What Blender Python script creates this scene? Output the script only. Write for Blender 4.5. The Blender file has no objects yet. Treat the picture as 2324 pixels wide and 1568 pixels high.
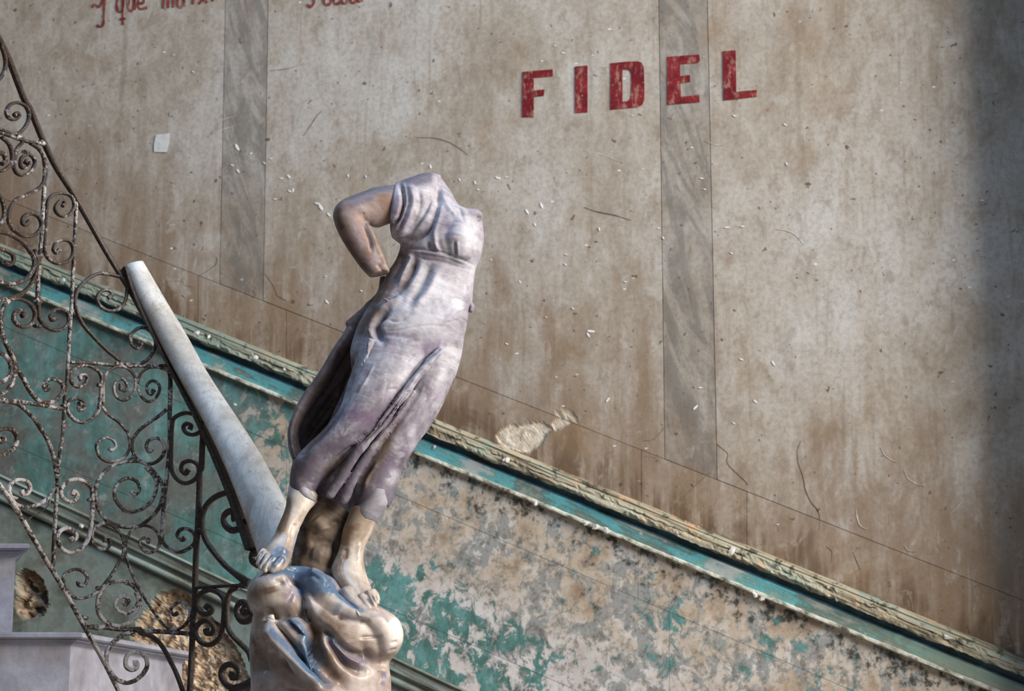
import bpy, math, random
import numpy as np
from mathutils import Vector, Matrix, noise as mnoise

random.seed(7)
SC = bpy.context.scene
COL = SC.collection
R = math.radians

# ------------------------------------------------------------------ camera
FPX = 5000.0                       # focal length in pixels of the 2324 x 1568 frame
PITCH = R(11.8)
CAM = Vector((0.0, 0.0, 1.25))
cam = bpy.data.cameras.new('camera'); cam_o = bpy.data.objects.new('camera', cam); COL.objects.link(cam_o)
cam.sensor_fit = 'HORIZONTAL'; cam.sensor_width = 36.0
cam.lens = 36.0 * FPX / 2324.0
cam.clip_end = 200
cam_o.location = CAM
cam_o.rotation_euler = (math.pi / 2 + PITCH, 0, 0)
cam.dof.use_dof = True; cam.dof.focus_distance = 4.5; cam.dof.aperture_fstop = 9.0
SC.camera = cam_o

# ------------------------------------------------------------------ world and lights
w = bpy.data.worlds.new('world'); SC.world = w; w.use_nodes = True
w.node_tree.nodes['Background'].inputs[0].default_value = (0.95, 0.93, 0.92, 1)
w.node_tree.nodes['Background'].inputs[1].default_value = 0.10
def area(name, loc, target, size, energy, color, sy=None):
    l = bpy.data.lights.new(name, 'AREA'); l.energy = energy; l.color = color
    l.shape = 'RECTANGLE'; l.size = size; l.size_y = sy or size
    o = bpy.data.objects.new(name, l); COL.objects.link(o); o.location = loc
    o.rotation_euler = (Vector(target) - Vector(loc)).to_track_quat('-Z', 'Y').to_euler()
    return o
area('warm_key_area', (5.6, 1.2, 4.3), (0.0, 5.0, 1.9), 4.6, 1040, (1.0, 0.925, 0.835), 3.6)  # unseen warm area lamp added as key light, no doorway built
area('cool_top_area', (-1.1, 3.5, 4.9), (-0.5, 4.5, 1.6), 0.9, 48, (0.42, 0.66, 1.0), 0.9)  # unseen cool area lamp added from overhead, no skylight built
SC.view_settings.view_transform = 'Standard'
SC.view_settings.look = 'None'
SC.view_settings.exposure = 0.14
SC.view_settings.gamma = 1.0
SC.view_settings.use_curve_mapping = False

# ------------------------------------------------------------------ pixel <-> place helpers
CF = Vector((0, math.cos(PITCH), math.sin(PITCH))); CU = Vector((0, -math.sin(PITCH), math.cos(PITCH)))
def ray(px, py):
    return CF + Vector((1, 0, 0)) * ((px - 1162.0) / FPX) + CU * ((784.0 - py) / FPX)
def at(px, py, Y):
    d = ray(px, py); return CAM + d * (Y / d.y)
CFn, CUn, CAMn = np.array(CF), np.array(CU), np.array(CAM)
def project(P):
    q = P - CAMn; f = q @ CFn
    return np.stack([1162 + FPX * q[:, 0] / f, 784 - FPX * (q @ CUn) / f], 1)

# wall frame: local x along the wall, y into it, z up
WA = R(15.9)
WD = Vector((math.cos(WA), -math.sin(WA), 0)); WN = Vector((-math.sin(WA), -math.cos(WA), 0))
W0 = at(1162, 784, 6.3)
WM = Matrix(((WD.x, -WN.x, 0, W0.x), (WD.y, -WN.y, 0, W0.y), (0, 0, 1, W0.z), (0, 0, 0, 1)))
def wl(px, py, d=0.0):
    r = ray(px, py); o = W0 + WN * d
    p = CAM + r * ((o - CAM).dot(WN) / r.dot(WN)) - W0
    return Vector((p.dot(WD), -d, p.z))

def link(name, me, mat=None, parent=None, smooth=False):
    o = bpy.data.objects.new(name, me); COL.objects.link(o)
    if mat is not None: me.materials.append(mat)
    if parent is not None: o.parent = parent
    if smooth:
        me.polygons.foreach_set('use_smooth', [True] * len(me.polygons))
    return o
def mesh(name, v, f):
    me = bpy.data.meshes.new(name); me.from_pydata([tuple(p) for p in v], [], f); me.update(); return me
def tag(o, label=None, cat=None, group=None, kind=None):
    if label: o['label'] = label
    if cat: o['category'] = cat
    if group: o['group'] = group
    if kind: o['kind'] = kind
    return o
def empty(name, loc):
    o = bpy.data.objects.new(name, None); COL.objects.link(o); o.location = loc; o.empty_display_size = 0.1
    return o
def keep(o, parent):
    o.parent = parent; o.matrix_parent_inverse = Matrix.Translation(parent.location).inverted()
    return o

# ------------------------------------------------------------------ material graph helper
class G:
    def __init__(s, name):
        s.m = bpy.data.materials.new(name); s.m.use_nodes = True
        s.t = s.m.node_tree; s.N = s.t.nodes; s.b = s.N['Principled BSDF']
        s._tc = None
    def new(s, t, **kw):
        n = s.N.new(t)
        for k, v in kw.items(): setattr(n, k, v)
        return n
    def put(s, sock, v):
        if isinstance(v, bpy.types.NodeSocket): s.t.links.new(v, sock)
        elif isinstance(v, (tuple, list)) and len(v) == 3 and sock.type == 'RGBA': sock.default_value = (*v, 1)
        else: sock.default_value = v
    @property
    def obj(s):
        if s._tc is None: s._tc = s.new('ShaderNodeTexCoord')
        return s._tc.outputs['Object']
    @property
    def pos(s):
        return s.new('ShaderNodeNewGeometry').outputs['Position']
    def mp(s, v, scale=(1, 1, 1), rot=(0, 0, 0), loc=(0, 0, 0)):
        n = s.new('ShaderNodeMapping'); s.put(n.inputs[0], v)
        n.inputs[1].default_value = loc; n.inputs[2].default_value = rot; n.inputs[3].default_value = scale
        return n.outputs[0]
    def noise(s, v, scale, detail=4.0, rough=0.55, dist=0.0, col=False):
        n = s.new('ShaderNodeTexNoise'); s.put(n.inputs['Vector'], v)
        n.inputs['Scale'].default_value = scale; n.inputs['Detail'].default_value = detail
        n.inputs['Roughness'].default_value = rough; n.inputs['Distortion'].default_value = dist
        return n.outputs['Color' if col else 'Fac']
    def voro(s, v, scale, rnd=1.0):
        n = s.new('ShaderNodeTexVoronoi'); s.put(n.inputs['Vector'], v); n.inputs['Scale'].default_value = scale
        n.inputs['Randomness'].default_value = rnd
        return n.outputs['Distance'], n.outputs['Color']
    def sep(s, v):
        n = s.new('ShaderNodeSeparateXYZ'); s.put(n.inputs[0], v); return n.outputs
    def ma(s, op, a, b=0.0, clamp=False):
        n = s.new('ShaderNodeMath', operation=op, use_clamp=clamp); s.put(n.inputs[0], a); s.put(n.inputs[1], b)
        return n.outputs[0]
    def ss(s, v, lo, hi, a=0.0, b=1.0):
        n = s.new('ShaderNodeMapRange', interpolation_type='SMOOTHSTEP'); s.put(n.inputs[0], v)
        n.inputs[1].default_value = lo; n.inputs[2].default_value = hi
        n.inputs[3].default_value = a; n.inputs[4].default_value = b
        return n.outputs[0]
    def mix(s, f, a, b, mode='MIX'):
        n = s.new('ShaderNodeMix', data_type='RGBA', blend_type=mode)
        s.put(n.inputs[0], f); s.put(n.inputs[6], a); s.put(n.inputs[7], b); return n.outputs[2]
    def ramp(s, f, stops):
        n = s.new('ShaderNodeValToRGB'); s.put(n.inputs[0], f); e = n.color_ramp.elements
        while len(e) < len(stops): e.new(0.5)
        for el, (p, c) in zip(e, stops): el.position = p; el.color = (*c, 1)
        return n.outputs[0]
    def attr(s, name):
        return s.new('ShaderNodeAttribute', attribute_name=name).outputs['Fac']
    def bump(s, h, strength=0.3, dist=0.01):
        n = s.new('ShaderNodeBump'); s.put(n.inputs['Height'], h)
        n.inputs['Strength'].default_value = strength; n.inputs['Distance'].default_value = dist
        s.t.links.new(n.outputs[0], s.b.inputs['Normal'])
    def done(s, col, rough=0.8, spec=0.3):
        s.put(s.b.inputs['Base Color'], col); s.put(s.b.inputs['Roughness'], rough)
        s.put(s.b.inputs['Specular IOR Level'], spec); return s.m

# trim line heights in the wall frame, for staining that gathers along the mouldings
def yT(x): return 552 + 0.4045 * x
def yJ(x): return 448 + 0.394 * x
def yR(x): return 1078 + 0.464 * x
def line_uv(f):
    a, b = wl(0, f(0)), wl(2324, f(2324)); k = (b.z - a.z) / (b.x - a.x); return k, a.z - k * a.x

def wall_plaster(name, tone, grey=0.0, dark=0.0):
    g = G(name); o = g.obj; x, y, z = g.sep(o)
    k, c = line_uv(yT)
    t = g.ma('SUBTRACT', z, g.ma('ADD', g.ma('MULTIPLY', x, k), c))         # height above the dado rail
    big = g.noise(o, 1.7, 5, 0.6, 0.6)
    mid = g.noise(g.mp(o, (1, 1, 0.55), loc=(4, 2, 1)), 7, 6, 0.65, 0.8)
    stre = g.noise(g.mp(o, (1, 1, 0.07)), 34, 4, 0.6)
    stre2 = g.noise(g.mp(o, (1, 1, 0.12), loc=(9, 0, 3)), 12, 5, 0.6)
    fine = g.noise(o, 70, 5, 0.7)
    c0 = g.ramp(g.ma('ADD', g.ma('MULTIPLY', big, 0.6), g.ma('MULTIPLY', mid, 0.4)),
                [(0.36, (0.29, 0.235, 0.180)), (0.45, (0.38, 0.335, 0.28)), (0.53, (0.45, 0.415, 0.37)), (0.62, (0.50, 0.485, 0.46))])
    # brown damp staining that fades upwards from the rail, broken up by noise
    st = g.ma('ADD', g.ss(t, 0.95, 0.0), g.ma('MULTIPLY', g.ma('SUBTRACT', g.ma('ADD', mid, g.ma('MULTIPLY', stre2, 0.8)), 0.93), 2.0))
    c1 = g.mix(g.ss(st, 0.22, 1.15, 0, 0.80), c0, (0.205, 0.130, 0.072))
    st2 = g.ma('ADD', g.ss(t, 0.20, 0.0, 0, 0.75), g.ma('MULTIPLY', g.ma('SUBTRACT', g.ma('ADD', mid, stre), 1.0), 1.6))
    c1 = g.mix(g.ss(st2, 0.45, 1.0, 0, 0.75), c1, (0.09, 0.05, 0.025))
    # drips and rub streaks
    c2 = g.mix(g.ss(stre, 0.55, 0.72, 0, 0.38), c1, (0.22, 0.165, 0.105))
    c2 = g.mix(g.ss(stre, 0.42, 0.28, 0, 0.25), c2, (0.55, 0.52, 0.48))
    blot = g.noise(g.mp(o, loc=(2, 7, 5)), 4.3, 3, 0.5)
    c2 = g.mix(g.ss(blot, 0.56, 0.72, 0, 0.38), c2, (0.27, 0.175, 0.095))
    c2 = g.mix(g.ss(fine, 0.38, 0.7, 0.0, 0.34), c2, (0.16, 0.125, 0.09))
    md = g.noise(g.mp(o, (1, 1, 0.6), loc=(6, 2, 7)), 19, 7, 0.72, 0.4)
    c2 = g.mix(g.ss(md, 0.50, 0.66, 0, 0.42), c2, (0.20, 0.145, 0.095))
    c2 = g.mix(g.ss(md, 0.46, 0.34, 0, 0.30), c2, (0.56, 0.54, 0.50))
    # dark specks, pale nicks and scratches
    sp = g.noise(g.mp(o, loc=(1, 3, 8)), 46, 2, 0.5)
    c3 = g.mix(g.ss(sp, 0.69, 0.76, 0, 0.75), c2, (0.07, 0.045, 0.03))
    cl = g.noise(o, 2.6, 2, 0.5)
    d1, col1 = g.voro(g.mp(o, (1, 1, 2.4), rot=(0, R(28), 0)), 15)
    pick = g.ma('MULTIPLY', g.ss(g.sep(col1)[0], 0.74, 0.76), g.ss(cl, 0.47, 0.56))
    c3 = g.mix(g.ma('MULTIPLY', g.ss(d1, 0.10, 0.06), pick), c3, (0.74, 0.72, 0.68))
    d2, col2 = g.voro(g.mp(o, (0.35, 1, 5.5), rot=(0, R(-24), 0), loc=(3, 0, 5)), 12)
    pick2 = g.ma('MULTIPLY', g.ss(g.sep(col2)[0], 0.80, 0.82), g.ss(cl, 0.46, 0.58))
    c3 = g.mix(g.ma('MULTIPLY', g.ss(d2, 0.075, 0.035, 0, 0.7), pick2), c3, (0.70, 0.66, 0.60))
    # faux marble greys of the pilaster strips
    if grey:
        v = g.noise(g.mp(g.mp(o, rot=(0, R(16), 0)), (1, 1, 0.25)), 15, 6, 0.66, 1.2)
        c3 = g.mix(g.ss(v, 0.44, 0.60, grey * 0.25, grey), c3, (0.135, 0.128, 0.118))
    c3 = g.mix(1.0, c3, tone, 'MULTIPLY')
    # fresh breaks where the plaster skin has come away
    ex = g.attr('expose')
    pn = g.noise(o, 60, 5, 0.7)
    c3 = g.mix(ex, c3, g.ramp(pn, [(0.3, (0.36, 0.29, 0.21)), (0.55, (0.60, 0.53, 0.43)), (0.75, (0.66, 0.63, 0.58))]))
    h = g.ma('ADD', g.ma('MULTIPLY', fine, 0.35), g.ma('MULTIPLY', mid, 0.7))
    g.bump(h, 0.35, 0.006)
    return g.done(c3, g.ss(mid, 0.3, 0.7, 0.62, 0.85), 0.25)

def dado_paint(name, low=False):
    g = G(name); o = g.obj; x, y, z = g.sep(o)
    n1 = g.noise(o, 4.2, 8, 0.70, 0.4)
    n2 = g.noise(g.mp(o, (1, 1, 0.8), loc=(3, 1, 2)), 21, 8, 0.74, 0.5)
    n3 = g.noise(g.mp(o, loc=(7, 5, 1)), 7, 7, 0.68)
    st = g.noise(g.mp(o, (1, 1, 0.10)), 26, 4, 0.6)
    k, c = line_uv(yT)
    t = g.ma('SUBTRACT', g.ma('ADD', g.ma('MULTIPLY', x, k), c), z)           # depth below the dado rail
    plaster = g.ramp(n3, [(0.32, (0.27, 0.185, 0.12)), (0.44, (0.44, 0.36, 0.275)), (0.54, (0.52, 0.47, 0.41)), (0.66, (0.60, 0.585, 0.58))])
    plaster = g.mix(g.ss(st, 0.60, 0.74, 0, 0.45), plaster, (0.25, 0.19, 0.13))
    pale = g.ss(g.ma('ADD', t, g.ma('MULTIPLY', n1, 0.5)), 0.55, 0.85)
    plaster = g.mix(g.ma('MULTIPLY', pale, 0.7), plaster, (0.62, 0.61, 0.62))
    greyp = g.ramp(n2, [(0.3, (0.16, 0.17, 0.17)), (0.6, (0.28, 0.285, 0.275))])
    teal = g.ramp(g.ma('ADD', g.ma('MULTIPLY', n1, 0.6), g.ma('MULTIPLY', st, 0.4)),
                  [(0.36, (0.075, 0.120, 0.105)), (0.47, (0.085, 0.205, 0.185)), (0.58, (0.13, 0.30, 0.29)), (0.72, (0.17, 0.42, 0.44))])
    # how much teal survives: nearly all of it behind the railing, islands to the right
    keepl = g.ss(x, -1.05, -0.50, 0.17, 0.0)
    low_teal = g.ma('MULTIPLY', g.ss(t, 0.40, 0.56, 0, 0.075), g.ss(x, 0.35, -0.1))
    a = g.ma('ADD', g.ma('ADD', g.ma('MULTIPLY', n2, 0.55), g.ma('MULTIPLY', n1, 0.45)), g.ma('ADD', keepl, low_teal))
    greym = g.ss(g.ma('ADD', g.ma('MULTIPLY', n2, 0.6), g.ma('MULTIPLY', n3, 0.4)), 0.485, 0.53)
    top = g.ss(t, 0.30, 0.10, 0, 0.10)
    tealm = g.ss(a, 0.555, 0.585)
    col = g.mix(g.ma('MULTIPLY', greym, 0.85), plaster, greyp)
    nf = g.noise(g.mp(o, loc=(4, 4, 9)), 42, 7, 0.72)
    dk = g.ss(g.ma('ADD', g.ma('ADD', g.ma('MULTIPLY', n2, 0.55), g.ma('MULTIPLY', nf, 0.45)), top), 0.575, 0.64, 0, 0.85)
    col = g.mix(g.ss(nf, 0.52, 0.60, 0, 0.5), col, (0.20, 0.185, 0.155))
    col = g.mix(dk, col, (0.045, 0.042, 0.035))
    col = g.mix(tealm, col, teal)
    och = g.noise(g.mp(o, loc=(5, 9, 4)), 30, 3, 0.6)
    col = g.mix(g.ss(och, 0.70, 0.78, 0, 0.7), col, (0.24, 0.14, 0.05))
    col = g.mix(g.ma('MULTIPLY', keepl, g.ss(n3, 0.40, 0.60, 0.8, 5.2)), col, (0.15, 0.145, 0.13))
    wsp = g.noise(g.mp(o, loc=(8, 2, 4)), 24, 5, 0.7)
    col = g.mix(g.ss(wsp, 0.54, 0.70, 0, 0.42), col, (0.42, 0.47, 0.46))
    col = g.mix(1.0, col, g.ramp(g.ma('ADD', g.ma('MULTIPLY', n2, 0.5), g.ma('MULTIPLY', nf, 0.5)), [(0.38, (1.12, 1.12, 1.12)), (0.5, (0.95, 0.95, 0.95)), (0.62, (0.62, 0.61, 0.58))]), 'MULTIPLY')
    if low:
        ol = g.ramp(g.ma('ADD', g.ma('MULTIPLY', n1, 0.5), g.ma('MULTIPLY', n3, 0.5)), [(0.42, (0.10, 0.09, 0.062)), (0.47, (0.165, 0.17, 0.135)), (0.53, (0.25, 0.285, 0.26)), (0.59, (0.17, 0.25, 0.24))])
        col = g.mix(0.75, col, ol)
    ex = g.attr('expose')
    pn = g.noise(g.mp(o, (1, 1, 0.7), rot=(0, 0.5, 0)), 34, 6, 0.68)
    col = g.mix(ex, col, g.ramp(pn, [(0.30, (0.16, 0.10, 0.055)), (0.44, (0.42, 0.30, 0.20)), (0.56, (0.62, 0.49, 0.35)), (0.75, (0.70, 0.61, 0.49))]))
    g.bump(g.ma('ADD', g.ma('MULTIPLY', tealm, 0.35), g.ma('MULTIPLY', n2, 0.6)), 0.4, 0.006)
    return g.done(col, 0.72, 0.3)

def trim_paint(name, kind):
    g = G(name); o = g.obj
    n1 = g.noise(o, 2.6, 7, 0.68, 0.3); n2 = g.noise(g.mp(o, (1, 1, 1), rot=(0, R(23), 0)), 24, 7, 0.7)
    ln = g.noise(g.mp(g.mp(o, rot=(0, R(-26.5), 0)), (0.10, 1, 2.6)), 26, 5, 0.65)
    x = g.sep(o)[0]
    if kind == 'cap':
        col = g.ramp(ln, [(0.36, (0.06, 0.055, 0.035)), (0.44, (0.25, 0.215, 0.145)), (0.53, (0.46, 0.41, 0.30)), (0.62, (0.24, 0.31, 0.26))])
        col = g.mix(g.ss(n2, 0.56, 0.66), col, (0.50, 0.33, 0.20))
        col = g.mix(g.ss(n2, 0.46, 0.38, 0, 0.85), col, (0.045, 0.04, 0.03))
        col = g.mix(g.ss(n1, 0.57, 0.66, 0, 0.6), col, (0.16, 0.28, 0.25))
        col = g.mix(g.ss(x, -0.4, -1.0, 0, 0.6), col, (0.15, 0.22, 0.19))
    elif kind == 'cove':
        col = g.ramp(n2, [(0.3, (0.012, 0.035, 0.05)), (0.55, (0.03, 0.085, 0.12)), (0.75, (0.06, 0.16, 0.20))])
        col = g.mix(g.ss(n1, 0.55, 0.65), col, (0.03, 0.035, 0.03))
    elif kind == 'fascia':
        col = g.ramp(g.ma('ADD', g.ma('MULTIPLY', n1, 0.7), g.ma('MULTIPLY', ln, 0.3)),
                     [(0.40, (0.30, 0.31, 0.28)), (0.455, (0.10, 0.15, 0.125)), (0.50, (0.10, 0.36, 0.40)), (0.545, (0.12, 0.28, 0.26)), (0.59, (0.36, 0.39, 0.38))])
        col = g.mix(g.ss(n2, 0.60, 0.68, 0, 0.8), col, (0.46, 0.43, 0.38))
        col = g.mix(g.ss(n2, 0.36, 0.28, 0, 0.7), col, (0.08, 0.10, 0.08))
        col = g.mix(g.ss(x, 0.85, 1.25, 0, 0.75), col, (0.21, 0.235, 0.165))
    elif kind == 'bead':
        col = g.ramp(n2, [(0.34, (0.06, 0.05, 0.035)), (0.46, (0.36, 0.36, 0.29)), (0.6, (0.62, 0.62, 0.55))])
    else:                                                       # the lower, greyer moulding
        col = g.ramp(g.ma('ADD', g.ma('MULTIPLY', n1, 0.5), g.ma('MULTIPLY', ln, 0.5)),
                     [(0.42, (0.07, 0.068, 0.048)), (0.49, (0.19, 0.205, 0.17)), (0.57, (0.27, 0.34, 0.315))])
        col = g.mix(g.ss(n2, 0.60, 0.70, 0, 0.6), col, (0.42, 0.40, 0.33))
    g.bump(g.ma('ADD', n2, g.ma('MULTIPLY', ln, 0.5)), 0.5, 0.006)
    return g.done(col, 0.6, 0.35)

# ================================================================== THE WALL
M_up = wall_plaster('plaster_wall', (1, 1, 1))
M_pil = wall_plaster('plaster_pilaster', (0.92, 0.92, 0.92), grey=0.60)
M_low = wall_plaster('plaster_lower_course', (0.96, 0.93, 0.90))
M_dado = dado_paint('dado_paint'); M_base = dado_paint('lower_wall_paint', True)
g = G('wall_core'); M_core = g.done(g.ramp(g.noise(g.obj, 20), [(0.3, (0.05, 0.04, 0.03)), (0.7, (0.12, 0.10, 0.08))]), 0.9)

def inpoly(pts, poly):
    x, y = pts[:, 0], pts[:, 1]; ins = np.zeros(len(pts), bool); dist = np.full(len(pts), 1e9)
    P = np.array(poly, float)
    for i in range(len(P)):
        a, b = P[i], P[(i + 1) % len(P)]
        c = (a[1] > y) != (b[1] > y)
        with np.errstate(divide='ignore', invalid='ignore'):
            xi = (b[0] - a[0]) * (y - a[1]) / (b[1] - a[1] + 1e-12) + a[0]
        ins ^= c & (x < xi)
        ab = b - a; t = np.clip(((pts - a) @ ab) / (ab @ ab + 1e-9), 0, 1)
        dist = np.minimum(dist, np.linalg.norm(pts - (a + t[:, None] * ab), axis=1))
    return np.where(ins, dist, -dist)
def nz(pts, s, seed=0.0):
    return np.array([mnoise.noise(Vector((p[0] * s + seed, p[1] * s - seed, seed * 1.7))) for p in pts])

BREAKS = [   # (outline in pixels, depth lost in metres, roughness of the break)
    ([(1128, 990), (1140, 973), (1175, 964), (1215, 960), (1236, 958), (1254, 974), (1240, 995), (1225, 1018), (1206, 1031), (1180, 1028), (1150, 1017), (1132, 1005)], 0.006, 0.002),
    ([(1252, 962), (1270, 945), (1295, 938), (1308, 943), (1303, 958), (1280, 972), (1262, 974)], 0.005, 0.0015),
    ([(42, 1306), (58, 1292), (80, 1296), (98, 1312), (106, 1345), (110, 1372), (100, 1394), (72, 1402), (52, 1408), (42, 1392), (30, 1372), (40, 1350), (38, 1325)], 0.045, 0.030),
    ([(352, 1360), (382, 1340), (410, 1334), (425, 1352), (440, 1368), (500, 1420), (530, 1462), (552, 1500), (570, 1560), (590, 1700), (400, 1700), (385, 1580), (378, 1490), (340, 1478), (300, 1448), (318, 1405)], 0.030, 0.016),
]
def wall_piece(corners, mat, step, d=0.012, back=-0.05, gap=0.75):
    """one panel of the wall: a slab of plaster with its own edges"""
    c = np.array(corners, float); ctr = c.mean(0)
    tl, tr, br, bl = c
    ex = (tr - tl) / np.linalg.norm(tr - tl); ey = (bl - tl) / np.linalg.norm(bl - tl)
    tl = tl + (ex + ey) * gap; tr = tr + (-ex + ey) * gap; br = br - (ex + ey) * gap; bl = bl + (ex - ey) * gap
    L = [wl(*p) for p in (tl, tr, br, bl)]
    nx = max(2, int(max(np.linalg.norm(tr - tl), np.linalg.norm(br - bl)) / step)); ny = max(2, int(max(np.linalg.norm(bl - tl), np.linalg.norm(br - tr)) / step))
    U, V = np.meshgrid(np.linspace(0, 1, nx + 1), np.linspace(0, 1, ny + 1)); U = U.ravel()[:, None]; V = V.ravel()[:, None]
    L = [np.array(p) for p in L]
    P = (L[0] * (1 - U) + L[1] * U) * (1 - V) + (L[3] * (1 - U) + L[2] * U) * V
    world = np.array(W0) + P[:, :1] * np.array(WD) + P[:, 2:3] * np.array((0, 0, 1))
    px = project(world)
    wav = 0.0012 * nz(P[:, [0, 2]], 4.0, 3.1) + 0.0006 * nz(P[:, [0, 2]], 17.0, 1.4)
    dep = d + wav; expose = np.zeros(len(P))
    for poly, dp, rough in BREAKS:
        pp = np.array(poly)
        near = (px[:, 0] > pp[:, 0].min() - 20) & (px[:, 0] < pp[:, 0].max() + 20) & (px[:, 1] > pp[:, 1].min() - 20) & (px[:, 1] < pp[:, 1].max() + 20)
        if not near.any(): continue
        q = px[near]; jit = 5.0 * nz(q, 0.05, 2.2) + 2.5 * nz(q, 0.16, 5.2)
        s = np.clip((inpoly(q, poly) + jit) / 4.0 + 0.3, 0, 1)
        lump = rough * (nz(q, 0.045, 8.8) + 0.8 * nz(q, 0.11, 4.4) + 0.5 * nz(q, 0.25, 1.9))
        dep[near] = dep[near] + s * (-dp + lump); expose[near] = np.maximum(expose[near], s)
    P[:, 1] = -dep
    v = [tuple(p) for p in P]; f = []
    W = nx + 1
    for j in range(ny):
        for i in range(nx):
            a = j * W + i; f.append((a, a + W, a + W + 1, a + 1))
    rim = list(range(0, W)) + [j * W + nx for j in range(1, ny + 1)] + [ny * W + i for i in range(nx - 1, -1, -1)] + [j * W for j in range(ny - 1, 0, -1)]
    n0 = len(v); v += [(P[i][0], -back, P[i][2]) for i in rim]
    for k in range(len(rim)):
        a, b = rim[k], rim[(k + 1) % len(rim)]; f.append((a, b, n0 + (k + 1) % len(rim), n0 + k))
    me = mesh('panel', v, f)
    at_ = me.attributes.new('expose', 'FLOAT', 'POINT'); at_.data.foreach_set('value', np.concatenate([expose, np.zeros(len(rim))]))
    o = link('panel', me, mat, wall)
    return o

# the mass of the wall behind the plaster skin
a, b = wl(-1700, 784).x, wl(2420, 784).x
z0, z1 = -W0.z, 2.2
v = [(x, y, z) for x in (a, b) for y in (0.05, 0.35) for z in (z0, z1)]
wall = link('wall_back', mesh('wall_back', v, [(0, 1, 3, 2), (4, 6, 7, 5), (0, 4, 5, 1), (2, 3, 7, 6), (0, 2, 6, 4), (1, 5, 7, 3)]), M_core)
wall.matrix_world = WM
tag(wall, 'tall plastered stairwell wall with stained upper half and peeling teal dado', kind='structure')

XL, XR, YT, YB = -1300, 2400, -500, 2150
xa1 = lambda y: 515 - 0.020 * y
xb1 = lambda y: 612 - 0.0167 * y
xa2 = lambda y: 1497 + 0.0134 * y
xb2 = lambda y: 1607 + 0.0208 * y
def quad(xl, xr, ytop, ybot):
    """corner pixels of a panel between two side lines and two slanting lines"""
    def corner(fx, fy):
        x = fx(600.0)
        for _ in range(12): x = fx(fy(x))
        return (x, fy(x))
    return [corner(xl, ytop), corner(xr, ytop), corner(xr, ybot), corner(xl, ybot)]
k_ = lambda c: (lambda t: c)
top_ = k_(YT); railtop = lambda x: yT(x) + 8
wall_piece(quad(k_(XL), xa1, top_, yJ), M_up, 14)
wall_piece(quad(xa1, xb1, top_, yJ), M_pil, 12)
wall_piece(quad(xb1, xa2, top_, yJ), M_up, 14)
wall_piece(quad(xa2, xb2, top_, yJ), M_pil, 12)
wall_piece(quad(xb2, k_(XR), top_, yJ), M_up, 14)
for xl, xr, m, s in ((XL, 453, M_low, 12), (453, 653, M_low, 10), (653, 1458, M_low, 3.6), (1458, 1697, M_low, 8), (1697, XR, M_low, 12)):
    wall_piece(quad(k_(xl), k_(xr), yJ, railtop), m, s, d=0.0125, gap=0.6)
d0 = lambda x: yT(x) + 92
d1 = lambda x: 737 + 0.429 * x
d2 = lambda x: 997 + 0.435 * x
d3 = lambda x: yR(x) + 6
for xl, xr in ((XL, 453), (453, 1450), (1450, XR)): wall_piece(quad(k_(xl), k_(xr), d0, d1), M_dado, 12, d=0.010, gap=0.5)
for xl, xr in ((XL, 653), (653, 1521), (1521, XR)): wall_piece(quad(k_(xl), k_(xr), d1, d2), M_dado, 12, d=0.0103, gap=0.45)
for xl, xr in ((XL, 453), (453, 1631), (1631, XR)): wall_piece(quad(k_(xl), k_(xr), d2, d3), M_dado, 12, d=0.010, gap=0.45)
d4 = lambda x: yR(x) + 62
wall_piece(quad(k_(XL), k_(640), d4, k_(YB)), M_base, 4.5, d=0.004)
wall_piece(quad(k_(640), k_(XR), d4, k_(2400)), M_base, 14, d=0.004)

# ------------------------------------------------------------------ mouldings
def moulding(name, parent, mat, f, prof, ragged=(), seed=0.0, xl=XL, xr=XR, chip=0.0):
    """sweep a profile of (pixels below the line, metres out) along a slanting line of the wall"""
    A, B = wl(xl, f(xl)), wl(xr, f(xr)); mm = 0.00127
    n = int((B.x - A.x) / 0.007)
    v, fc = [], []; K = len(prof)
    for i in range(n + 1):
        t = i / n; c = A.lerp(B, t)
        for j, (dz, d) in enumerate(prof):
            jz = jd = 0.0
            if j in ragged:
                r = mnoise.noise(Vector((c.x * 9, j * 1.3 + seed, 0))) * 0.6 + mnoise.noise(Vector((c.x * 31, j * 1.3 + seed, 2))) * 0.6 + mnoise.noise(Vector((c.x * 80, seed, j))) * 0.4
                jz = chip * 0.5 * r; jd = -abs(chip * r * 0.9) if r > 0.05 else 0
            v.append((c.x, -(d + jd), c.z - dz * mm + jz))
    for i in range(n):
        for j in range(K - 1):
            a = i * K + j; fc.append((a, a + 1, a + K + 1, a + K))
    fc.append(tuple(range(K))); fc.append(tuple(n * K + j for j in reversed(range(K))))
    o = link(name, mesh(name, v, fc), mat, parent)
    return o
M_cap, M_cove, M_fas, M_bead, M_low_trim = (trim_paint('trim_' + k, k) for k in ('cap', 'cove', 'fascia', 'bead', 'lower'))
t1 = moulding('trim_1', None, M_cove, yT, [(36, -0.03), (36, 0.020), (46, 0.011), (54, 0.011), (56, 0.016), (64, 0.018), (66, 0.018), (66, -0.03)], seed=1.0)
t1.matrix_world = WM
tag(t1, 'slanting dado rail with chipped cream cap and worn teal fascia', kind='structure')
moulding('cap', t1, M_cap, yT, [(0, -0.03), (0, 0.018), (4, 0.030), (10, 0.034), (13, 0.031), (17, 0.038), (24, 0.041), (27, 0.038), (34, 0.043), (40, 0.042), (43, 0.03), (43, -0.03)], ragged=(6, 7, 8, 9, 10), seed=2.0, chip=0.020)
moulding('fascia', t1, M_fas, yT, [(60, -0.03), (60, 0.017), (65, 0.0215), (92, 0.0215), (92, -0.03)], ragged=(2,), seed=3.0, chip=0.0015)
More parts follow.
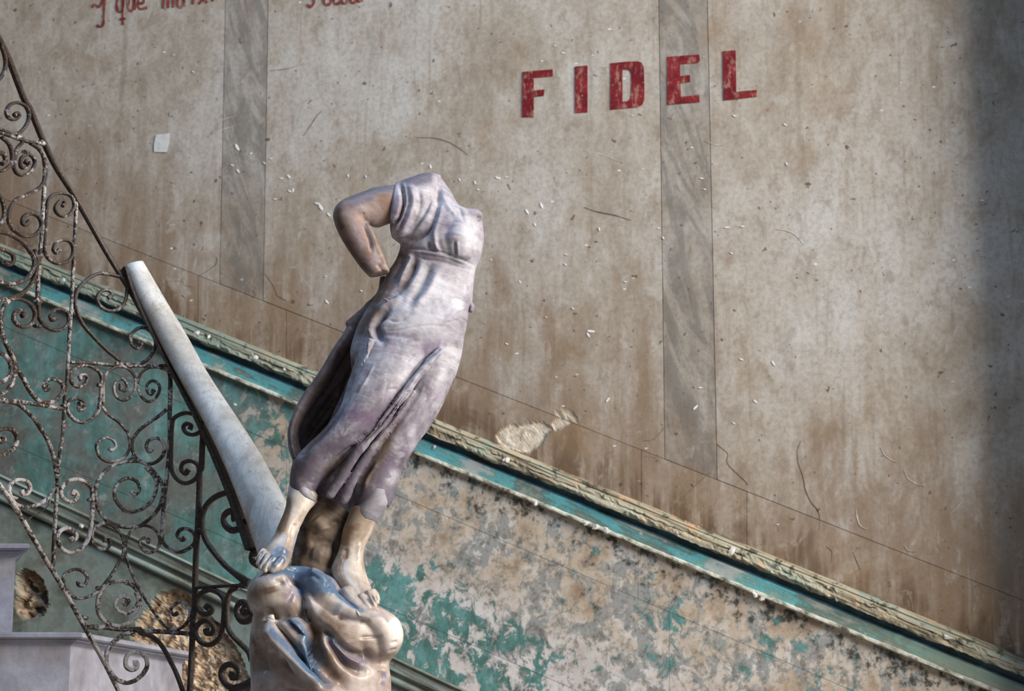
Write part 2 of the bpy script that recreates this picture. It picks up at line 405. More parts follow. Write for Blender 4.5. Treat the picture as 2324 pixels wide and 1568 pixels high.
moulding('bead', t1, M_bead, yT, [(91, -0.03), (91, 0.026), (94, 0.034), (99, 0.034), (102, 0.022), (102, -0.03)], ragged=(1, 2, 3, 4), seed=4.0, chip=0.006)
t2 = moulding('trim_2', None, M_low_trim, yR, [(-3, -0.03), (-3, 0.022), (1, 0.027), (5, 0.022), (8, 0.018), (28, 0.018), (34, 0.006), (42, 0.003), (64, 0.003), (64, -0.03)], ragged=(2, 3), seed=5.0, chip=0.002)
t2.matrix_world = WM
tag(t2, 'slanting grey-green moulding with a rounded bead below the dado', kind='structure')
moulding('bead', t2, M_low_trim, lambda x: yR(x) + 50, [(8 * math.cos(k), 0.012 + 0.0105 * math.sin(k)) for k in [math.pi * 1.25 - i * math.pi * 1.5 / 8 for i in range(9)]], seed=6.0)

# lumps of pale plaster still clinging to the rail
g = G('plaster_lump'); M_lump = g.done(g.ramp(g.noise(g.obj, 120, 4), [(0.3, (0.45, 0.42, 0.38)), (0.6, (0.80, 0.79, 0.77))]), 0.8)
def lump_mesh(seed, flat=1.0):
    rnd = random.Random(seed); v = []; f = []
    for j in range(5):
        ph = math.pi * j / 4
        for i in range(8):
            th = 2 * math.pi * i / 8; r = 1 + rnd.uniform(-0.5, 0.45)
            v.append((r * math.sin(ph) * math.cos(th), flat * r * math.cos(ph) * 0.8, r * math.sin(ph) * math.sin(th)))
    for j in range(4):
        for i in range(8):
            a = j * 8 + i; b = j * 8 + (i + 1) % 8; f.append((a, b, b + 8, a + 8))
    return mesh('plaster_lump', v, f)
lumps = [lump_mesh(s) for s in (1, 2, 3)]
for m_ in lumps: m_.materials.append(M_lump)
for i, (x, y, s, d) in enumerate([(1660, 1250, 9, .040), (1667, 1258, 5, .035), (1148, 1045, 8, .040), (447, 757, 8, .040), (473, 766, 5, .04), (580, 811, 6, .04), (645, 838, 4, .04), (1355, 1195, 8, .034), (1375, 1203, 7, .034), (1215, 1142, 6, .034), (2146, 1445, 7, .040), (1900, 1358, 5, .036), (144, 636, 6, .04), (1715, 1350, 8, .032), (1730, 1358, 6, .032), (1330, 1187, 6, .034), (986, 1013, 5, .026), (533, 918, 4, .012), (185, 1194, 6, .025)]):
    o = bpy.data.objects.new('plaster_lump', lumps[i % 3]); COL.objects.link(o); o.parent = t2 if i == 18 else (wall if d < 0.02 else t1)
    o.location = wl(x, y, d); k = s * 0.00127; o.scale = (k * 1.15, k * 0.5, k * 0.8); o.rotation_euler = (0, i * 1.3, 0)

# thin flakes of white distemper standing on the plaster
def flake_mesh(seed):
    rnd = random.Random(seed); n = 7
    r = [(rnd.uniform(0.7, 1.1) * math.cos(2 * math.pi * i / n) * 1.5, rnd.uniform(0.5, 0.9) * math.sin(2 * math.pi * i / n)) for i in range(n)]
    v = [(x, 0, z) for x, z in r] + [(x * 0.85, -1, z * 0.85) for x, z in r]
    return mesh('flake', v, [tuple(range(n, 2 * n))] + [(i, (i + 1) % n, n + (i + 1) % n, n + i) for i in range(n)])
g = G('distemper_flake'); M_flake = g.done(g.ramp(g.noise(g.obj, 3, 3), [(0.3, (0.66, 0.65, 0.62)), (0.7, (0.84, 0.83, 0.81))]), 0.85)
flakes = [flake_mesh(s) for s in range(5)]
for m_ in flakes: m_.materials.append(M_flake)
FL = [(538, 334, 11, 60), (527, 375, 6, 20), (540, 388, 7, 50), (655, 400, 8, 50), (640, 405, 6, 0), (658, 434, 7, 30), (665, 432, 6, 90), (625, 452, 6, 10), (728, 470, 12, 60), (720, 462, 8, 20), (746, 487, 7, 50),
      (790, 399, 5, 80), (830, 401, 4, 60), (977, 378, 7, 80), (1043, 408, 5, 70), (1078, 414, 5, 75), (1130, 404, 9, 20), (1150, 402, 5, 0), (1085, 430, 5, 30), (1229, 467, 9, 70), (1196, 480, 8, 60), (1214, 510, 6, 60), (1285, 578, 5, 20), (1283, 600, 5, 40),
      (1342, 752, 11, 10), (1335, 760, 7, 60), (742, 685, 8, 50), (739, 627, 4, 0), (820, 660, 5, 30), (455, 755, 5, 0), (1650, 516, 7, 0), (1685, 514, 6, 10), (1600, 430, 5, 20), (1570, 335, 5, 10), (1593, 405, 6, 15), (1667, 263, 6, 30), (1782, 283, 6, 30), (1785, 372, 5, 60), (1278, 120, 6, 10), (1260, 104, 4, 0),
      (1755, 824, 7, 60), (1714, 911, 7, 40), (1683, 816, 6, 20), (1665, 960, 5, 30), (1380, 907, 8, -50), (1578, 925, 8, -45), (1660, 575, 5, 30), (1590, 880, 6, 0), (1300, 700, 5, 40), (1420, 640, 5, 20), (1360, 520, 5, 80), (1495, 518, 5, 0), (1505, 540, 5, 60), (1765, 1190, 4, 0), (2230, 455, 6, 10), (2172, 370, 4, 0), (1435, 262, 4, 10), (600, 370, 5, 40), (615, 360, 5, 0), (570, 348, 5, -30), (1115, 590, 4, 10), (1180, 640, 5, 60), (1240, 720, 4, 20), (1150, 780, 5, 40), (1263, 856, 4, 0), (395, 125, 4, 0), (438, 163, 5, 30)]
for i, (x, y, s, an) in enumerate(FL):
    o = bpy.data.objects.new('flake', flakes[i % 5]); COL.objects.link(o); o.parent = wall
    o.location = wl(x, y, 0.0125); k = s * 0.00127 * 0.58; o.scale = (k * 1.15, 0.0018, k * 0.8); o.rotation_euler = (0, R(an), 0)
# a pale patch left by a torn-off notice
p = [wl(x, y, 0.0150) for x, y in ((354, 306), (385, 302), (384, 322), (379, 345), (350, 345), (349, 330))]; q = [wl(x, y, 0.011) for x, y in ((354, 306), (385, 302), (384, 322), (379, 345), (350, 345), (349, 330))]
g = G('torn_notice'); M_not = g.done(g.ramp(g.noise(g.obj, 60, 4), [(0.3, (0.50, 0.51, 0.50)), (0.7, (0.66, 0.67, 0.66))]), 0.85)
link('torn_notice', mesh('torn_notice', p + q, [(5, 4, 3, 2, 1, 0)] + [(i, (i + 1) % 6, 6 + (i + 1) % 6, 6 + i) for i in range(6)]), M_not, wall)

# ------------------------------------------------------------------ painted lettering
def red_paint(name, c0, c1, wear):
    g = G(name); o = g.obj
    n = g.noise(g.mp(o, (1, 1, 0.5)), 42, 6, 0.7); n2 = g.noise(o, 120, 3, 0.6); n3 = g.noise(g.mp(o, loc=(3, 3, 3)), 14, 4, 0.6)
    col = g.mix(g.ss(n3, 0.4, 0.62), c0, c1)
    col = g.mix(g.ss(n, 0.50, 0.66, 0, wear), col, (0.36, 0.20, 0.15))
    col = g.mix(g.ss(n2, 0.62, 0.72, 0, wear * 0.8), col, (0.45, 0.36, 0.28))
    return g.done(col, 0.7, 0.25)
M_red = red_paint('red_paint', (0.125, 0.004, 0.009), (0.205, 0.014, 0.018), 0.78)
M_script = red_paint('red_brush_paint', (0.16, 0.030, 0.022), (0.22, 0.06, 0.045), 0.8)
Lc = lambda x, y: (1140 + x / 3.5212, 60 + y / 3.5212)         # coordinates read off an enlarged crop
LET = [[(162, 362), (402, 342), (402, 396), (250, 410), (250, 512), (335, 503), (330, 552), (250, 562), (250, 722), (158, 724)],
       [(580, 320), (680, 312), (680, 686), (580, 692)],
       None,
       [(1318, 242), (1572, 224), (1578, 270), (1560, 290), (1420, 300), (1420, 396), (1498, 388), (1500, 440), (1425, 452), (1425, 562), (1572, 546), (1576, 602), (1320, 624)],
       [(1762, 198), (1864, 190), (1868, 522), (2034, 506), (2030, 560), (1768, 590)]]
word = empty('painted_word', WM @ wl(1450, 190, 0.014)); word.rotation_euler = (0, 0, -WA)
tag(word, 'worn red block capitals FIDEL painted across the upper wall', 'lettering')
wl_at = wl(1450, 190, 0.014)
def flat_letter(outer, inner=None, d=0.0145, mat=M_red, name='letter', parent=word, org=wl_at):
    ring = [wl(*Lc(*p), d) - org for p in outer]
    if inner:
        ri = [wl(*Lc(*p), d) - org for p in inner]; n = len(ring); v = ring + ri
        f = [(i, n + i, n + (i + 1) % n, (i + 1) % n) for i in range(n)]
        bk = [p + Vector((0, 0.004, 0)) for p in v]; f += [(i, (i + 1) % n, 2 * n + (i + 1) % n, 2 * n + i) for i in range(n)]
        return link(name, mesh(name, v + bk, f), mat, parent)
    n = len(ring); bk = [p + Vector((0, 0.004, 0)) for p in ring]
    return link(name, mesh(name, ring + bk, [tuple(reversed(range(n)))] + [(i, (i + 1) % n, n + (i + 1) % n, n + i) for i in range(n)]), mat, parent)
for lt in LET:
    if lt: flat_letter(lt)
flat_letter([(862, 294), (1000, 280), (1085, 278), (1115, 290), (1130, 330), (1134, 460), (1134, 580), (1120, 620), (1085, 645), (1000, 652), (862, 666)],
            [(960, 348), (985, 344), (1005, 346), (1022, 358), (1030, 390), (1030, 460), (1028, 550), (1020, 582), (1000, 598), (980, 600), (960, 600)])
def brush(words, name, label, org_px):
    org = wl(*org_px, 0.014); root = empty(name, WM @ org); root.rotation_euler = (0, 0, -WA); tag(root, label, 'lettering')
    for strokes in words:
        for st in strokes:
            pts = [np.array(wl(x / 2.582, y / 2.582, 0.0148) - org) for x, y in st]
            P = catmull(np.array(pts), 5); W_ = 0.0042
            v, f = [], []
            for i in range(len(P)):
                t = P[min(i + 1, len(P) - 1)] - P[max(i - 1, 0)]; t /= np.linalg.norm(t) + 1e-9
                nn = np.array((-t[2], 0, t[0])) * W_ * (0.85 + 0.3 * math.sin(i * 0.7))
                v += [P[i] + nn, P[i] - nn, P[i] + nn + (0, 0.004, 0), P[i] - nn + (0, 0.004, 0)]
                if i:
                    a = 4 * i; f += [(a - 4, a - 3, a + 1, a), (a - 4, a, a + 2, a - 2), (a - 3, a - 1, a + 3, a + 1)]
            link('letter_stroke', mesh('letter_stroke', v, f), M_script, root)
def catmull(P, sub):
    P = np.asarray(P, float)
    if len(P) == 2:
        t = np.linspace(0, 1, sub + 1)[:, None]; return P[0] * (1 - t) + P[1] * t
    Q = np.vstack([2 * P[0] - P[1], P, 2 * P[-1] - P[-2]]); out = []
    for i in range(1, len(Q) - 2):
        p0, p1, p2, p3 = Q[i - 1:i + 3]
        for k in range(sub):
            t = k / sub
            out.append(0.5 * (2 * p1 + (p2 - p0) * t + (2 * p0 - 5 * p1 + 4 * p2 - p3) * t * t + (3 * p1 - p0 - 3 * p2 + p3) * t ** 3))
    out.append(P[-1]); return np.array(out)
brush([[[(540, 42), (555, 25), (578, 42)], [(578, 42), (592, 20), (612, -45)], [(612, -45), (609, 60), (606, 130), (592, 156), (568, 148)]],
       [[(700, -30), (686, 5), (684, 40), (695, 68), (712, 65), (722, 40), (722, -30)], [(722, -30), (719, 60), (720, 145)], [(702, 112), (738, 108)]],
       [[(755, -30), (752, 40), (765, 62), (780, 50), (786, -30)], [(786, -30), (790, 58)]],
       [[(808, 20), (842, 14), (836, -20), (815, -14), (807, 28), (822, 52), (862, 44)]],
       [[(955, 48), (960, -30)], [(985, 45), (985, -30)], [(1015, 42), (1012, -30)]],
       [[(1040, -30), (1040, 28), (1055, 40), (1075, 30), (1077, -30)], [(1077, -30), (1080, 38)]],
       [[(1130, 24), (1132, -30)]], [[(1165, 22), (1212, -30)], [(1172, -30), (1215, 15)]], [[(1245, 6), (1252, -30)]]],
      'painted_script', 'thin red handwriting "Y que mu" cut off at top left of wall', (330, 15))
brush([[[(1842, -40), (1838, 18), (1820, 38), (1798, 26)]], [[(1895, -30), (1900, 18), (1918, 26), (1936, 18), (1942, -30)]],
       [[(1965, -30), (1955, 8), (1975, 22), (1998, 4)]], [[(2000, -30), (2004, 12), (2020, 18), (2035, 6), (2038, -30)]],
       [[(2052, -30), (2056, 10), (2072, 14), (2086, 4), (2090, -30)], [(2090, -30), (2100, 8), (2126, -2)]]],
      'painted_script', 'red handwriting just right of the left pilaster strip, cut off at top edge', (760, 5))

# hairline cracks and long scratches in the plaster
g = G('crack_line'); M_crack = g.done(g.ramp(g.noise(g.obj, 90, 4), [(0.35, (0.12, 0.09, 0.065)), (0.7, (0.25, 0.20, 0.15))]), 0.9)
g = G('scratch_line'); M_scr = g.done(g.ramp(g.noise(g.obj, 90, 4), [(0.35, (0.45, 0.42, 0.37)), (0.7, (0.72, 0.70, 0.66))]), 0.9)
for nm, mt, wd, pts in [
    ('crack', M_crack, 1.1, [(1628, 1008), (1640, 1018), (1652, 1030), (1650, 1048), (1660, 1062), (1675, 1076), (1692, 1092), (1697, 1100)]),
    ('crack', M_crack, 1.0, [(1508, 970), (1496, 985), (1480, 998), (1459, 1000)]), ('crack', M_crack, 0.8, [(1460, 1036), (1490, 1040), (1500, 1055)]),
    ('crack', M_crack, 0.9, [(1818, 1000), (1810, 1022), (1812, 1050), (1822, 1078), (1829, 1112), (1842, 1140), (1858, 1160), (1861, 1184), (1859, 1202)]),
    ('crack', M_crack, 0.8, [(1875, 1240), (1888, 1252), (1885, 1278)]), ('crack', M_crack, 0.8, [(1936, 1252), (1944, 1272), (1952, 1292)]),
    ('crack', M_crack, 1.0, [(946, 312), (985, 313), (1018, 322), (1045, 338), (1062, 352)]), ('crack', M_crack, 1.2, [(690, 307), (705, 285), (720, 262), (730, 252)]),
    ('crack', M_crack, 0.9, [(612, 160), (650, 156), (690, 144)]), ('crack', M_crack, 0.9, [(355, 640), (410, 638), (420, 648), (440, 650)]), ('crack', M_crack, 0.9, [(453, 626), (490, 600), (492, 582)]),
    ('crack', M_crack, 1.0, [(600, 620), (622, 650), (630, 670), (650, 682)]), ('crack', M_crack, 0.8, [(1550, 1130), (1580, 1100), (1612, 1072)]), ('crack', M_crack, 0.8, [(1590, 1175), (1620, 1155)]),
    ('crack', M_crack, 1.6, [(1325, 470), (1355, 480), (1395, 488), (1432, 500)]),
    ('scratch', M_scr, 1.6, [(1942, 1153), (1945, 1172), (1952, 1192), (1968, 1202)]), ('scratch', M_scr, 1.1, [(1998, 1015), (2010, 1035), (2035, 1050)]), ('scratch', M_scr, 1.2, [(2052, 1068), (2060, 1085), (2078, 1097), (2100, 1104)]),
    ('scratch', M_scr, 1.0, [(1760, 520), (1790, 525), (1810, 538), (1824, 556)]), ('scratch', M_scr, 0.9, [(1325, 340), (1370, 352), (1415, 370)]), ('scratch', M_scr, 0.9, [(460, 308), (500, 295), (548, 280)]), ('scratch', M_scr, 0.8, [(640, 158), (672, 150), (700, 143)]),
    ('scratch', M_scr, 0.8, [(2155, 1168), (2175, 1148), (2190, 1128)]), ('scratch', M_scr, 0.9, [(2053, 1238), (2060, 1248), (2075, 1252)]), ('scratch', M_scr, 0.9, [(540, 262), (515, 268), (500, 275)]), ('scratch', M_scr, 0.9, [(1600, 320), (1622, 328), (1645, 330)])]:
    P = catmull(np.array([tuple(wl(x, y, 0.0134)) for x, y in pts]), 4); v, f = [], []
    for i in range(len(P)):
        t = P[min(i + 1, len(P) - 1)] - P[max(i - 1, 0)]; t /= np.linalg.norm(t) + 1e-9
        nn = np.array((-t[2], 0, t[0])) * wd * 0.00055 * (0.35 + min(1, 3 * min(i, len(P) - 1 - i) / len(P)) * (0.75 + 0.5 * random.random()))
        v += [P[i] + nn, P[i] - nn, P[i] - nn + (0, 0.003, 0), P[i] + nn + (0, 0.003, 0)]
        if i: a = 4 * i; f += [(a - 4, a - 3, a + 1, a), (a - 3, a - 2, a + 2, a + 1), (a - 1, a - 4, a, a + 3)]
    link(nm, mesh(nm, v, f), mt, wall)

# unseen slab added beyond the right edge to shade the wall end
c0 = WM @ wl(2392, 784, 0.0); dr = Vector((c0.x, c0.y, 0)).normalized() * -1; dr = Matrix.Rotation(R(2.0), 3, 'Z') @ dr
sd = Vector((-dr.y, dr.x, 0)); sd = sd if sd.x > 0 else -sd
pts = [c0, c0 + dr * 0.23, c0 + dr * 0.23 + sd * 0.35, c0 + sd * 0.35]
v = [(p.x, p.y, z) for z in (0, W0.z + 2.2) for p in pts]
blocker = link('light_blocker', mesh('light_blocker', v, [(3, 2, 1, 0), (4, 5, 6, 7)] + [(i, (i + 1) % 4, 4 + (i + 1) % 4, 4 + i) for i in range(4)]), M_core)
tag(blocker, 'unseen light blocker added beyond the right edge of the wall', kind='structure')
fl = link('floor', mesh('floor', [(-5, -2, 0), (5, -2, 0), (5, 9, 0), (-5, 9, 0)], [(0, 1, 2, 3)]), None)
g = G('stone_floor'); fl.data.materials.append(g.done(g.ramp(g.noise(g.obj, 6, 5), [(0.3, (0.22, 0.2, 0.18)), (0.7, (0.36, 0.33, 0.3))]), 0.6))
tag(fl, 'worn stone floor of the stairwell', kind='structure')

# ================================================================== STONE STEPS behind the railing
g = G('step_stone'); o_ = g.obj
n = g.noise(o_, 9, 6, 0.65); n2 = g.noise(o_, 60, 4, 0.6); n3 = g.noise(g.mp(o_, (1, 1, 0.3)), 14, 4)
cc = g.ramp(n, [(0.3, (0.20, 0.195, 0.235)), (0.5, (0.29, 0.295, 0.355)), (0.7, (0.40, 0.42, 0.50))])
cc = g.mix(g.ss(n3, 0.55, 0.72, 0, 0.6), cc, (0.30, 0.235, 0.21)); cc = g.mix(g.ss(n2, 0.6, 0.72, 0, 0.4), cc, (0.2, 0.19, 0.2))
g.bump(n2, 0.25, 0.004); M_step = g.done(cc, 0.55, 0.4)
SD = Vector((math.cos(R(76)), math.sin(R(76)), 0))
def ring_prism(name, loops, mat, parent):
    """stack of closed outlines (lists of points), skinned and capped"""
    n = len(loops[0]); v = [p for l in loops for p in l]; f = [tuple(reversed(range(n)))]
    for k in range(len(loops) - 1):
        for i in range(n): f.append((k * n + i, k * n + (i + 1) % n, (k + 1) * n + (i + 1) % n, (k + 1) * n + i))
    f.append(tuple((len(loops) - 1) * n + i for i in range(n)))
    return keep(link(name, mesh(name, v, f), mat), parent)
def stone_step(corner_px, y_top, Y, y_bot_z, label, nose, back, SD):
    c = at(corner_px, y_top, Y); zt = c.z; mm = Y / FPX
    root = empty('stone_step', (c.x - 0.3, Y + 0.2, y_bot_z)); tag(root, label, 'step', 'stone steps behind the railing')
    def outline(inset, z):
        # front line runs left, the right flank runs back towards the wall
        k = Vector((c.x - inset, Y + inset, z)); far = k + SD * back
        return [Vector((k.x - 1.1, k.y, z)), k, Vector((far.x, far.y, z)), Vector((far.x - 1.2, far.y, z))]
    n_ = nose * mm
    prof = [(0.5, 0), (0.12, 3), (0.0, 8), (0.0, 20), (0.12, 25), (0.45, 27), (0.45, 33), (0.75, 38), (0.95, 46), (1.0, 50)]
    ring_prism('tread', [outline(i * n_, zt - h * mm * 0.62) for i, h in reversed(prof)], M_step, root)
    ring_prism('riser', [outline(n_, y_bot_z), outline(n_, zt - 30 * mm)], M_step, root)
    # slim corner pilaster return on the flank
    return zt
zt2 = stone_step(187, 1433, 5.30, 0.0, 'lower grey stone step with moulded nosing at the bottom left corner', 32, 0.70, SD)
stone_step(68, 1231, 5.36, zt2, 'upper stone step on the left edge, riser set back above the lower step', 40, 0.62, Vector((-0.30, 0.954, 0)))

# ================================================================== IRON RAILING
CROP = {'A': (0, 60, 4.9), 'B': (0, 360, 4.9), 'C': (0, 660, 4.9), 'D': (0, 960, 4.9), 'E': (0, 1248, 4.9), 'F': (280, 780, 4.9), 'G': (280, 1060, 4.9), 'H': (280, 1248, 4.9), 'K': (0, 500, 3.135), 'P': (0, 0, 1.0)}
def trace(s):
    """'A 1,2 3,4 B 5,6' -> picture coordinates"""
    out = []; o = None
    for tok in s.split():
        if tok in CROP: o = CROP[tok]
        else:
            x, y = tok.split(','); out.append((o[0] + float(x) / o[2], o[1] + float(y) / o[2]))
    return out
# plan of the railing: it bows away from the viewer between the newel and the next turn of the stair
PLAN = np.array([(-200, 4.22), (-60, 4.42), (0, 4.50), (150, 4.70), (300, 4.80), (450, 4.76), (600, 4.60), (760, 4.40)])
def railY(px): return float(np.interp(px, PLAN[:, 0], PLAN[:, 1])) if not (-60 < px < 600) else float(np.polyval(PC, px))
PC = np.polyfit(PLAN[1:7, 0], PLAN[1:7, 1], 3)
def rail_pt(px, py, off=0.0):
    return at(px, py, railY(px) - off)
def rail_n(px):
    a, b = rail_pt(px - 5, 900), rail_pt(px + 5, 900); t = (b - a); t.z = 0; t.normalize(); return Vector((t.y, -t.x, 0))

def iron(name, bright):
    g = G(name); p = g.obj
    n = g.noise(p, 32, 6, 0.68); n2 = g.noise(p, 170, 4, 0.65); n3 = g.noise(g.mp(p, loc=(3, 1, 6)), 14, 4, 0.6)
    col = g.mix(g.ss(n2, 0.4, 0.65), (0.018, 0.013, 0.011), (0.055, 0.036, 0.026))
    col = g.mix(g.ss(n3, 0.5, 0.65, 0, 0.25 + 0.5 * bright), col, (0.085, 0.045, 0.026))
    th = 0.60 - 0.20 * bright
    col = g.mix(g.ss(g.ma('ADD', g.ma('MULTIPLY', n, 0.6), g.ma('MULTIPLY', n2, 0.4)), th, th + 0.10, 0, 0.35 + 0.6 * bright), col, g.ramp(n3, [(0.35, (0.36, 0.32, 0.295)), (0.65, (0.58, 0.56, 0.57))]))
    g.bump(g.ma('ADD', n, g.ma('MULTIPLY', n2, 0.6)), 0.6, 0.003)
    return g.done(col, 0.55, 0.45)
IR = [iron('iron_black', 0.0), iron('iron_flaking', 0.62), iron('iron_limewashed', 0.82), iron('iron_worn', 0.38)]

railing = empty('stair_railing', rail_pt(300, 1568)); railing.location.z = 0.9
tag(railing, 'wrought iron scrollwork stair railing with a pale marble handrail climbing left', 'railing')

def strap(name, pts, t=6.0, w=9.0, mat=1, end=1.0, start=1.0, sub=6, off=0.0, parent=None):
    """flat iron strap: t pixels in the plane of the railing, w pixels deep"""
    P2 = catmull(np.array(pts, float), sub); k = 4.7 / FPX * (1.12 if name == 'scroll' else 1.05)
    P = [rail_pt(x, y, off) for x, y in P2]; n = len(P); v, f = [], []
    for i in range(n):
        T = (P[min(i + 1, n - 1)] - P[max(i - 1, 0)]).normalized(); N = rail_n(P2[i][0]); B = T.cross(N).normalized(); N = B.cross(T).normalized()
        s = 1.0
        if end != 1.0: s *= 1 + (end - 1) * max(0, 1 - (n - 1 - i) / (sub * 1.4))
        if start != 1.0: s *= 1 + (start - 1) * max(0, 1 - i / (sub * 1.4))
        jit = 1 + 0.10 * mnoise.noise(P[i] * 60)
        a, b = t * k * 0.5 * s * jit, w * k * 0.5
        for ca, cb in ((1, .55), (.55, 1), (-.55, 1), (-1, .55), (-1, -.55), (-.55, -1), (.55, -1), (1, -.55)):
            v.append(P[i] + B * (a * ca) + N * (b * cb))
    for i in range(n - 1):
        for j in range(8):
            a = i * 8 + j; b = i * 8 + (j + 1) % 8; f.append((a, b, b + 8, a + 8))
    f.append(tuple(reversed(range(8)))); f.append(tuple((n - 1) * 8 + j for j in range(8)))
    return keep(link(name, mesh(name, v, f), IR[mat], smooth=False), parent or railing)

# bars
core = strap('handrail_bar', trace('P -90,-70 -30,45 A 0,160 120,420 260,790 340,930 480,1270 620,1560 B 800,370 940,610 1180,1030 1350,1310 P 300,668 342,745 388,832 430,910 470,985 505,1062 535,1130 562,1205 578,1260'), 11, 14, 0, sub=4)
strap('bottom_bar', trace('P -90,985 -40,1050 D 0,700 190,970 340,1230 520,1540 E 560,190 700,420 870,730 1000,960 1150,1230 1300,1530 1380,1700'), 9, 11, 2, sub=4)
strap('baluster', trace('B 500,60 490,320 475,600 468,800 450,1000 432,1200 415,1540 C 412,160'), 8, 9, 1)
strap('baluster', trace('B 850,480 840,700 825,1000 810,1300 800,1540 C 785,300 765,600 755,800 745,1000 720,1200 700,1540 D 670,300 640,550 630,800 615,1050 600,1300 592,1540 E 585,180'), 7, 9, 1)
strap('baluster', trace('F 480,262 520,370 522,560 515,800 520,1000 512,1200 492,1400 478,1540 G 455,350 442,600 430,760'), 9, 10, 1)
strap('baluster', trace('F 890,860 880,1100 865,1400 G 850,0 840,400 825,700 812,900 800,1200 790,1568 H 775,800 760,1150 738,1568 725,1760'), 12, 12, 0)
strap('crossbar', trace('A -60,1165 100,1212 240,1262 340,1287 480,1300'), 7, 10, 1)
strap('crossbar', trace('C -40,112 120,85 220,55 290,-10 B 400,1350'), 7, 9, 1)
strap('crossbar', trace('C -60,1205 130,1222 400,1262 690,1312'), 8, 9, 1)
strap('crossbar', trace('K 500,1010 640,1015 800,1030 920,1035 1040,1037 1215,1032'), 7, 10, 1)
strap('crossbar', trace('E 970,858 1150,860 1350,882 1568,880 H 160,900 400,906 600,920 745,932'), 10, 11, 1)
strap('crossbar', trace('G 810,1342 1050,1326 1390,1310'), 7, 11, 0)
